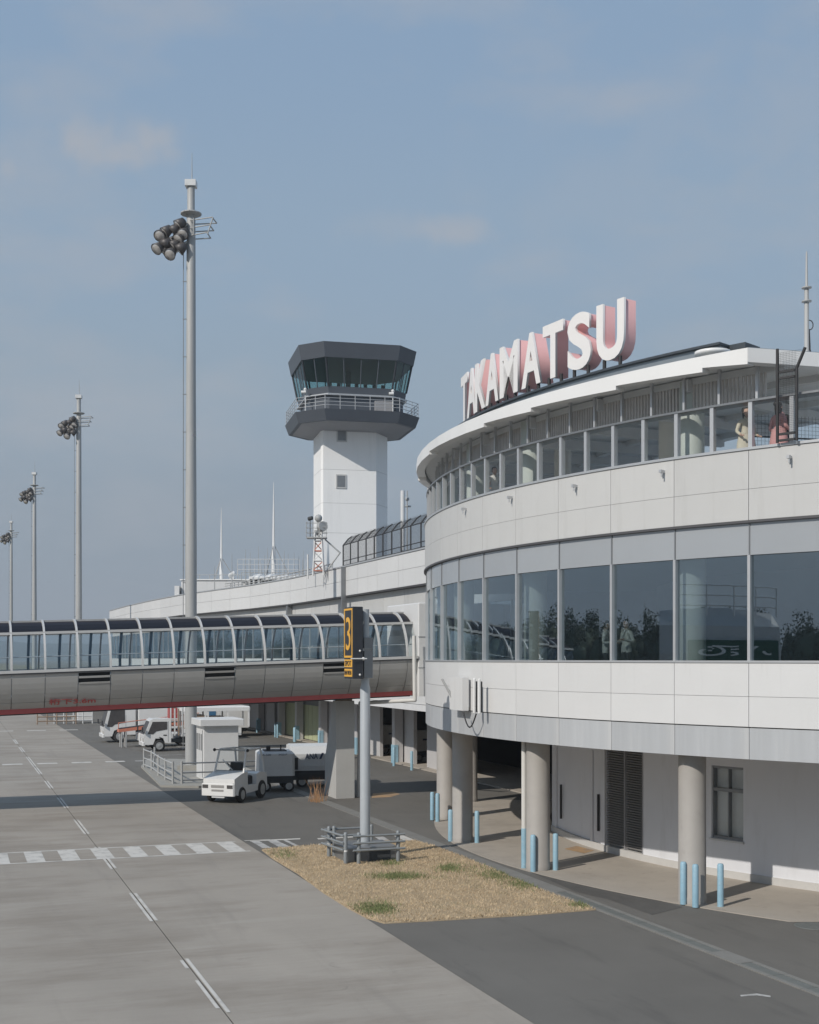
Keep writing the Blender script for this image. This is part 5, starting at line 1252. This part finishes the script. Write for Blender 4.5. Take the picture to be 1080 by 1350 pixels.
for z in (1.2, 1.55, 1.9, 2.3): b.box(-2.4, -.84, z, -2.0, -.8, z+.06)
b.obj('rack_rung', M['salmon'], tr)
b = MB(); b.bevbox(-6.9, -.95, 2.55, -2.5, .95, 2.85, .06); b.obj('canopy', M['white'], tr)
for x in (-2.6, -4.1, -5.4, -6.8):
    b = MB(); b.box(x-.05, -.93, 1.5, x+.05, -.85, 2.54); b.obj('canopy_post', M['white'], tr); b = MB(); b.box(x-.05, .85, 1.5, x+.05, .93, 2.54); b.obj('canopy_post', M['white'], tr)
b = MB(); b.box(-3.9, -.75, 1.06, -2.8, .75, 2.3); b.box(-5.2, -.7, 1.06, -4.3, .7, 2.2); b.obj('cargo', M['tan'], tr)
# cab of a second truck further back
x0, y0 = vu(10.2, 92.5)
t2 = thing('box_truck', 'large white truck with a tall dark windscreen, leftmost under the bridge', 'truck', (x0, y0, 0), GR+pi)
truck_cab(t2, 2.2, 2.2, 2.75)
for x in (-1.1, -4.2):
    for s in (-1, 1): wheel(t2, x, s*.95, .45, .28, -s)
b = MB(); b.box(-7.2, -.5, .6, -.4, .5, .85); b.obj('chassis', M['chassis'], t2)
b = MB(); b.bevbox(-7.5, -1.1, .95, -2.4, 1.1, 3.0, .05); b.obj('cargo_box', M['white'], t2)
# belt loader
x0, y0 = vu(11.2, 86.8)
bl = thing('belt_loader', 'white and orange red belt loader parked between the two trucks', 'vehicle', (x0, y0, 0), GR+pi)
b = MB(); b.loft([[(0.6, y, 1.02), (0.6, y, 1.22), (-2.2, y, 1.55), (-5.2, y, 1.75), (-5.2, y, 1.55), (-2.2, y, 1.3)] for y in (-.45, .45)]); b.obj('belt_frame', M['salmon'], bl)
b = MB(); b.loft([[(0.55, y, 1.23), (0.55, y, 1.27), (-2.2, y, 1.60), (-5.2, y, 1.80), (-5.2, y, 1.77), (-2.2, y, 1.57)] for y in (-.36, .36)]); b.obj('belt', M['black'], bl)
b = MB(); b.bevbox(-4.3, -.85, .45, -.7, .85, .95, .05); b.obj('body', M['offwhite'], bl)
b = MB(); b.bevbox(-2.4, -.95, .95, -1.6, -.5, 1.9, .05); b.obj('driver_seat', M['white'], bl)
for x in (.4, .1):
    for y in (-.4, .4): b = MB(); b.cyl((x, y, 0), (x, y, 1.05), .05); b.obj('front_leg', M['galv'], bl)
b = MB(); b.tube([(.5, -.5, 1.25), (.5, -.5, 1.6), (-5, -.5, 2.2)], .03, 5); b.obj('side_rail', M['salmon'], bl)
for x in (-1.3, -3.7):
    for s in (-1, 1): wheel(bl, x, s*.8, .35, .22, -s)
b = MB(); b.box(-3.4, -.4, 1.9, -2.8, .3, 2.6); b.obj('engine_cover', M['red'], bl)
# tall parked stair unit / box vehicles in the dark distance
for (v, u, L, hh, lab, mm) in ((12.5, 99, 5.5, 3.0, 'white box vehicle half hidden behind the leftmost truck', 'white'), (17.5, 95, 4.0, 2.9, 'blue and white catering vehicle far behind the flatbed truck', 'bluepaint')):
    x0, y0 = vu(v, u); t = thing('box_vehicle', lab, 'vehicle', (x0, y0, 0), GR)
    b = MB(); b.bevbox(0, 0, .7, L, 2.2, hh, .06); b.obj('cargo_box', M['white'], t)
    b = MB(); b.box(.2, -.02, 1.3, L*.35, -.002, 2.3); b.obj('side_panel', M[mm] if mm != 'white' else M['parapet'], t)
    b = MB(); b.box(.2, .2, .4, L-.2, 2, .69); b.obj('chassis', M['chassis'], t)
    for xx in (.9, L-.9): wheel(t, xx, .2, .42, .25, 1)
# far low barrier frames on the apron
for k, (px, py, m, lab) in enumerate(((75, 955, 'tan', 'far pale barrier frame beyond the road, left of centre'), (97, 954, 'offwhite', 'far white barrier frame next to the pale one'), (112, 953, 'white', 'far small white equipment box under the bridge'))):
    x, y = G(px, py); t = thing('barrier', lab, 'barrier', (x, y, 0), GR)
    w = 1.7 if k < 2 else .7
    b = MB()
    if k < 2:
        for xx in (-w, -w/2, 0, w/2, w): b.cyl((xx, 0, 0), (xx, 0, 1.1), .06, n=6)
        for zz in (.3, .7, 1.1): b.cyl((-w, 0, zz), (w, 0, zz), .06, n=6)
    else: b.bevbox(-w, -.5, .2, w, .5, 1.2)
    b.obj('frame', M[m], t)

# ================================================================== PEOPLE
def skinned(name, verts, edges, radii, m, parent, sub=2, root=0):
    me = bpy.data.meshes.new(name); me.from_pydata(verts, edges, []); o = bpy.data.objects.new(name, me); col.objects.link(o)
    md = o.modifiers.new('s', 'SKIN'); md.use_smooth_shade = True
    for i, r in enumerate(radii):
        rr = r if isinstance(r, tuple) else (r, r); me.skin_vertices[0].data[i].radius = rr
    me.skin_vertices[0].data[root].use_root = True
    o.modifiers.new('sub', 'SUBSURF').levels = sub
    dg = bpy.context.evaluated_depsgraph_get(); new = bpy.data.meshes.new_from_object(o.evaluated_get(dg)); o.modifiers.clear(); o.data = new
    new.name = name; new.materials.clear(); new.materials.append(m) if m else None
    for p in new.polygons: p.use_smooth = True
    o.parent = parent; return o
def person(label, loc, rz, coat, legs='darkcloth', hairstyle='short', hands=((-.24, -.16, .98), (.24, -.14, .98)), hgt=1.62, skirt=.55, cape=None):
    """faces local -y"""
    t = thing('person', label, 'person', loc, rz); k = hgt/1.62; t.scale = (k, k, k)
    hL, hR = hands
    V = [(0, 0, .90), (0, 0, 1.05), (0, .01, 1.22), (0, .015, 1.33), (0, .01, 1.41),
         (-.09, 0, .84), (-.095, -.01, .46), (-.10, .01, .08), (-.10, -.12, .03), (.09, 0, .84), (.095, -.01, .46), (.10, .01, .08), (.10, -.12, .03),
         (-.165, .01, 1.31), (-.235, .03, 1.09), hL, (.165, .01, 1.31), (.235, .03, 1.09), hR, (0, -.005, 1.46)]
    E = [(0, 1), (1, 2), (2, 3), (3, 4), (4, 19), (0, 5), (5, 6), (6, 7), (7, 8), (0, 9), (9, 10), (10, 11), (11, 12), (3, 13), (13, 14), (14, 15), (3, 16), (16, 17), (17, 18)]
    Rr = [(.15, .11), (.13, .10), (.15, .11), (.12, .09), .05, .085, .055, .04, .035, .085, .055, .04, .035, .06, .045, .032, .06, .045, .032, .048]
    body = skinned('body', V, E, Rr, None, t)
    me = body.data
    for m in (M[coat], M[legs], M['skin']): me.materials.append(m)
    for p in me.polygons:
        c = p.center; d = min((c-Vector(hL)).length, (c-Vector(hR)).length)
        p.material_index = 2 if (c.z > 1.40 or d < .05) else (0 if c.z > .82 else 1)
    # head
    b = MB(); rg = []
    prof = [(.012, 1.44), (.045, 1.448), (.062, 1.475), (.072, 1.51), (.078, 1.545), (.079, 1.575), (.07, 1.605), (.045, 1.628), (.01, 1.638)]
    for r, z in prof:
        ring = []
        for i in range(18):
            a = 2*pi*i/18; x = r*.93*cos(a); y = r*1.12*sin(a)-.005
            if sin(a) < -.95 and 1.50 < z < 1.53: y -= .016
            ring.append((x, y, z))
        rg.append(ring)
    b.loft(rg, smooth=True); h = b.obj('head', M['skin'], t)
    b = MB()
    for s in (-1, 1): b.ball((s*.03, -.082, 1.548), .009, 8)
    b.obj('eyes', M['hair'], h)
    b = MB(); b.ball((0, -.088, 1.518), .012, 8); b.obj('nose', M['skin'], h)
    b = MB(); b.cbox((0, -.076, 1.488), (.035, .01, .008)); b.obj('mouth', M['pinkcoat'], h)
    b = MB()
    for s in (-1, 1): b.ball((s*.076, .0, 1.535), .017, 8)
    b.obj('ears', M['skin'], h)
    b = MB(); rg = []
    bot = 1.50 if hairstyle == 'short' else 1.36
    for (r, z) in ((.070, bot), (.085, 1.50), (.089, 1.55), (.089, 1.59), (.078, 1.63), (.05, 1.655), (.01, 1.665)):
        rg.append([(r*.97*cos(a), r*1.1*sin(a)+.012 + (.055 if (sin(a) < -.35 and z < 1.60) else 0)*(-sin(a)), z) for a in [2*pi*i/20 for i in range(20)]])
    b.loft(rg, smooth=True)
    if hairstyle == 'bun': b.ball((0, .10, 1.62), .055, 10)
    b.obj('hair', M['hair'], t)
    # hands
    for (hx, hy, hz), s in ((hL, -1), (hR, 1)):
        b = MB(); b.ball((hx, hy-.02, hz-.01), .034, 8, .7)
        for f in range(4):
            fx_ = hx-.024+.016*f; b.tube([(fx_, hy-.03, hz), (fx_, hy-.075-.005*(1-abs(f-1.5)), hz-.005), (fx_, hy-.09, hz-.035)], .008, 5)
        b.tube([(hx-s*.025, hy-.01, hz), (hx-s*.05, hy-.05, hz-.01)], .009, 5); b.obj('hand', M['skin'], t)
    # coat skirt and lapels
    if skirt:
        b = MB(); b.loft([[(r*1.15*cos(a), r*.85*sin(a), z) for a in [2*pi*i/20 for i in range(20)]] for r, z in ((.225+.0*skirt, 1.0-skirt), (.20, .80), (.165, 1.0), (.155, 1.06))], smooth=True, cap=False); b.obj('coat_skirt', M[coat], t)
        b = MB(); b.loft([[(.160*1.16*cos(a), .162*.86*sin(a), z) for a in [2*pi*i/20 for i in range(20)]] for z in (1.02, 1.06)], cap=False); b.obj('belt', M[coat], t)
    b = MB(); b.tube([(-.07, -.085, 1.41), (-.02, -.118, 1.30), (0, -.13, 1.22)], .018, 6); b.tube([(.07, -.085, 1.41), (.02, -.118, 1.30), (0, -.13, 1.22)], .018, 6)
    b.tube([(-.075, -.05, 1.42), (0, .075, 1.43), (.075, -.05, 1.42)], .02, 6); b.obj('collar', M[coat], t)
    return t
def deck(px, r): 
    a, _ = fac(px, 580, r); return (BC.x-r*cos(a), BC.y-r*sin(a), 10.25)
person('woman in a belted cream coat looking out from the deck under the roof edge', deck(984, 21.9), radians(18), 'coat', hairstyle='bun', hgt=1.66)
person('person in a pink jacket seen from behind the wire mesh screen on the deck', deck(1027, 21.8), radians(120), 'pinkcoat', 'red', 'bun', hgt=1.68)
person('person in grey standing right behind the pink jacketed one', deck(1036, 21.3), radians(200), 'darkcloth', hairstyle='long', hgt=1.48, skirt=0)
person('person in white behind the middle deck panes, right one of the pair', deck(652, 21.6), radians(20), 'shirt', hgt=1.64, skirt=.3)
person('person in white behind the middle deck panes, left one of the pair', deck(644, 21.3), radians(60), 'shirt', hgt=1.45, skirt=.3)
def room(px, r):
    a, _ = fac(px, 850, r); return (BC.x-r*cos(a), BC.y-r*sin(a), 5.32)
person('person in a white shirt inside behind the tinted window, left one', room(799, 21.7), radians(70), 'shirt', hgt=1.62, skirt=0, hands=((-.2, -.3, 1.1), (.2, -.3, 1.15)))
person('person in a white shirt inside behind the tinted window, right one', room(826, 21.5), radians(-60), 'shirt', hgt=1.66, skirt=0, hands=((-.2, -.3, 1.1), (.2, -.3, 1.15)))

# ================================================================== WHAT THE WINDOWS REFLECT, FAR LAND
# second passenger bridge at the left of the camera (seen mirrored in the tinted windows)
b2 = thing('boarding_bridge', 'grey boarding bridge with a railed roof seen mirrored in the tinted windows', 'bridge', (-27.0, 14.2, 1.6), radians(84))
b = MB(); b.loft([[(x, y, z) for y, z in ((-1.5, 3.6), (-1.65, 4.6), (-1.5, 6.0), (-.8, 6.6+.3*sin(pi*(x+1)/18)), (.8, 6.6+.3*sin(pi*(x+1)/18)), (1.5, 6.0), (1.65, 4.6), (1.5, 3.6))] for x in [-1+1.5*k for k in range(12)]]); b.obj('tunnel', M['parapet'], b2)
b = MB()
for k in range(11): b.cyl((-1+1.5*k, -1.2, 6.5), (-1+1.5*k, -1.2, 8.0), .04, n=5)
for z in (7.0, 7.5, 8.0): b.cyl((-1, -1.2, z), (14, -1.2, z), .035, n=5)
b.obj('guardrail', M['white'], b2)
b = MB(); b.box(-.8, -1.74, 3.9, 12.0, -1.68, 5.3); b.obj('banner', M['banner'], b2)
place_text('banner_text', 'いつまでも', .58, M['white'], b2, (5.6, -1.76, 4.52), (radians(90), 0, 0), width=9.0, offset=.014)
for x in (1, 13):
    b = MB(); b.cyl((x, 0, -1.6), (x, 0, 3.6), .4, n=14); b.obj('support', M['pier'], b2)
# far-off wood at the left of the airfield
V = []; F = []; core_ = []
RT = random.Random(5)
def leafclump(cx, cy, cz, r, n):
    for _ in range(n):
        d = Vector((RT.gauss(0, 1), RT.gauss(0, 1), RT.gauss(0, .8))).normalized()*r*RT.uniform(.55, 1.05)
        p = Vector((cx, cy, cz))+d; a = Vector((RT.uniform(-1, 1), RT.uniform(-1, 1), RT.uniform(-1, 1))).normalized()*r*.15; c = a.cross(d.normalized())*.9
        i = len(V); V.extend([tuple(p-a), tuple(p+c), tuple(p+a)]); F.append((i, i+1, i+2))
for k in range(430):
    t = k/430; x0 = -175-95*t+RT.uniform(-16, 16); y0 = -170+520*t+RT.uniform(-5, 5); hh = RT.uniform(10, 15)*(1.15 if RT.random() < .15 else 1)
    w_ = hh*.34
    core_.append((x0, y0, hh, w_))
    for j in range(5): leafclump(x0+RT.uniform(-w_, w_)*.6, y0+RT.uniform(-w_, w_)*.6, hh*(.28+.16*j), w_*(1.0-.13*j), 130)
b = MB(); b.add(V, F)
for x0, y0, hh, w_ in core_:
    b.ball((x0, y0, hh*.45), w_*.75, 8, 1.5)
kind(b.obj('wood', M['tree'], fix=False), 'stuff', 'dark tree belt left of the airfield, mirrored in the windows')
# small jet parked far left (tail seen mirrored)
jt = thing('parked_aircraft', 'small white aircraft far across the apron, mirrored in the windows', 'aircraft', (-118, 30, 0), radians(75))
b = MB(); b.loft([[(x, r*cos(a), 3.2+r*sin(a)+dz) for a in [2*pi*i/16 for i in range(16)]] for x, r, dz in ((-14, .15, .9), (-12, .7, .6), (-7, 1.5, .1), (7, 1.5, 0), (10, 1.1, -.2), (12, .2, -.4))], smooth=True); b.obj('fuselage', M['white'], jt)
b = MB(); b.loft([[(-11, -.12, 4.2), (-13.4, -.12, 7.8), (-14.6, -.12, 7.8), (-13.8, -.12, 4.0)], [(-11, .12, 4.2), (-13.4, .12, 7.8), (-14.6, .12, 7.8), (-13.8, .12, 4.0)]]); b.obj('tail_fin', M['white'], jt)
b = MB(); b.loft([[(2, 0, 2.6), (-3, 12*s, 3.4), (-4.4, 12*s, 3.4), (-2.5, 0, 2.6)][::1] for s in (1,)] + [[(2, 0, 2.8), (-3, 12, 3.5), (-4.4, 12, 3.5), (-2.5, 0, 2.8)]]); b.loft([[(2, 0, 2.6), (-3, -12, 3.4), (-4.4, -12, 3.4), (-2.5, 0, 2.6)], [(2, 0, 2.8), (-3, -12, 3.5), (-4.4, -12, 3.5), (-2.5, 0, 2.8)]]); b.obj('wing', M['offwhite'], jt)
b = MB()
for x, y in ((8, 0), (-1, 2), (-1, -2)): b.cyl((x, y, .4), (x, y, 2.4), .15); b.cyl((x, y-.2, .4), (x, y+.2, .4), .4)
b.obj('landing_gear', M['chassis'], jt)
# distant hills all round the horizon
from mathutils import noise
V = []; F = []; n = 240
for i in range(n+1):
    a = 2*pi*i/n
    h1 = 95+150*noise.noise(Vector((cos(a)*2.2, sin(a)*2.2, .3)))+60*noise.noise(Vector((cos(a)*9, sin(a)*9, 4)))+20*noise.noise(Vector((cos(a)*30, sin(a)*30, 8)))
    h1 = max(35, h1*.75)
    for r, z in ((3300, -2), (3700, h1*.45), (4300, h1), (5200, h1*.3), (6200, -2)): V.append((r*cos(a), r*sin(a), z))
for i in range(n):
    for j in range(4): F.append((i*5+j, (i+1)*5+j, (i+1)*5+j+1, i*5+j+1))
b = MB(); b.add(V, F, True); kind(b.obj('hills', M['hill'], fix=False), 'structure', 'low hazy hills on the horizon')
HAZE = True
if HAZE:
    b = MB(); b.box(-6300, -6300, -4, 6300, 6300, 260)
    hm = bpy.data.materials.new('haze'); hm.use_nodes = True; hn = hm.node_tree; hn.nodes.clear()
    ho = hn.nodes.new('ShaderNodeOutputMaterial'); hv = hn.nodes.new('ShaderNodeVolumePrincipled'); hv.inputs['Color'].default_value = (.80, .86, .92, 1); hv.inputs['Density'].default_value = .00035
    hn.links.new(hv.outputs[0], ho.inputs['Volume']); kind(b.obj('haze', hm), 'stuff', 'thin pale haze in the air')
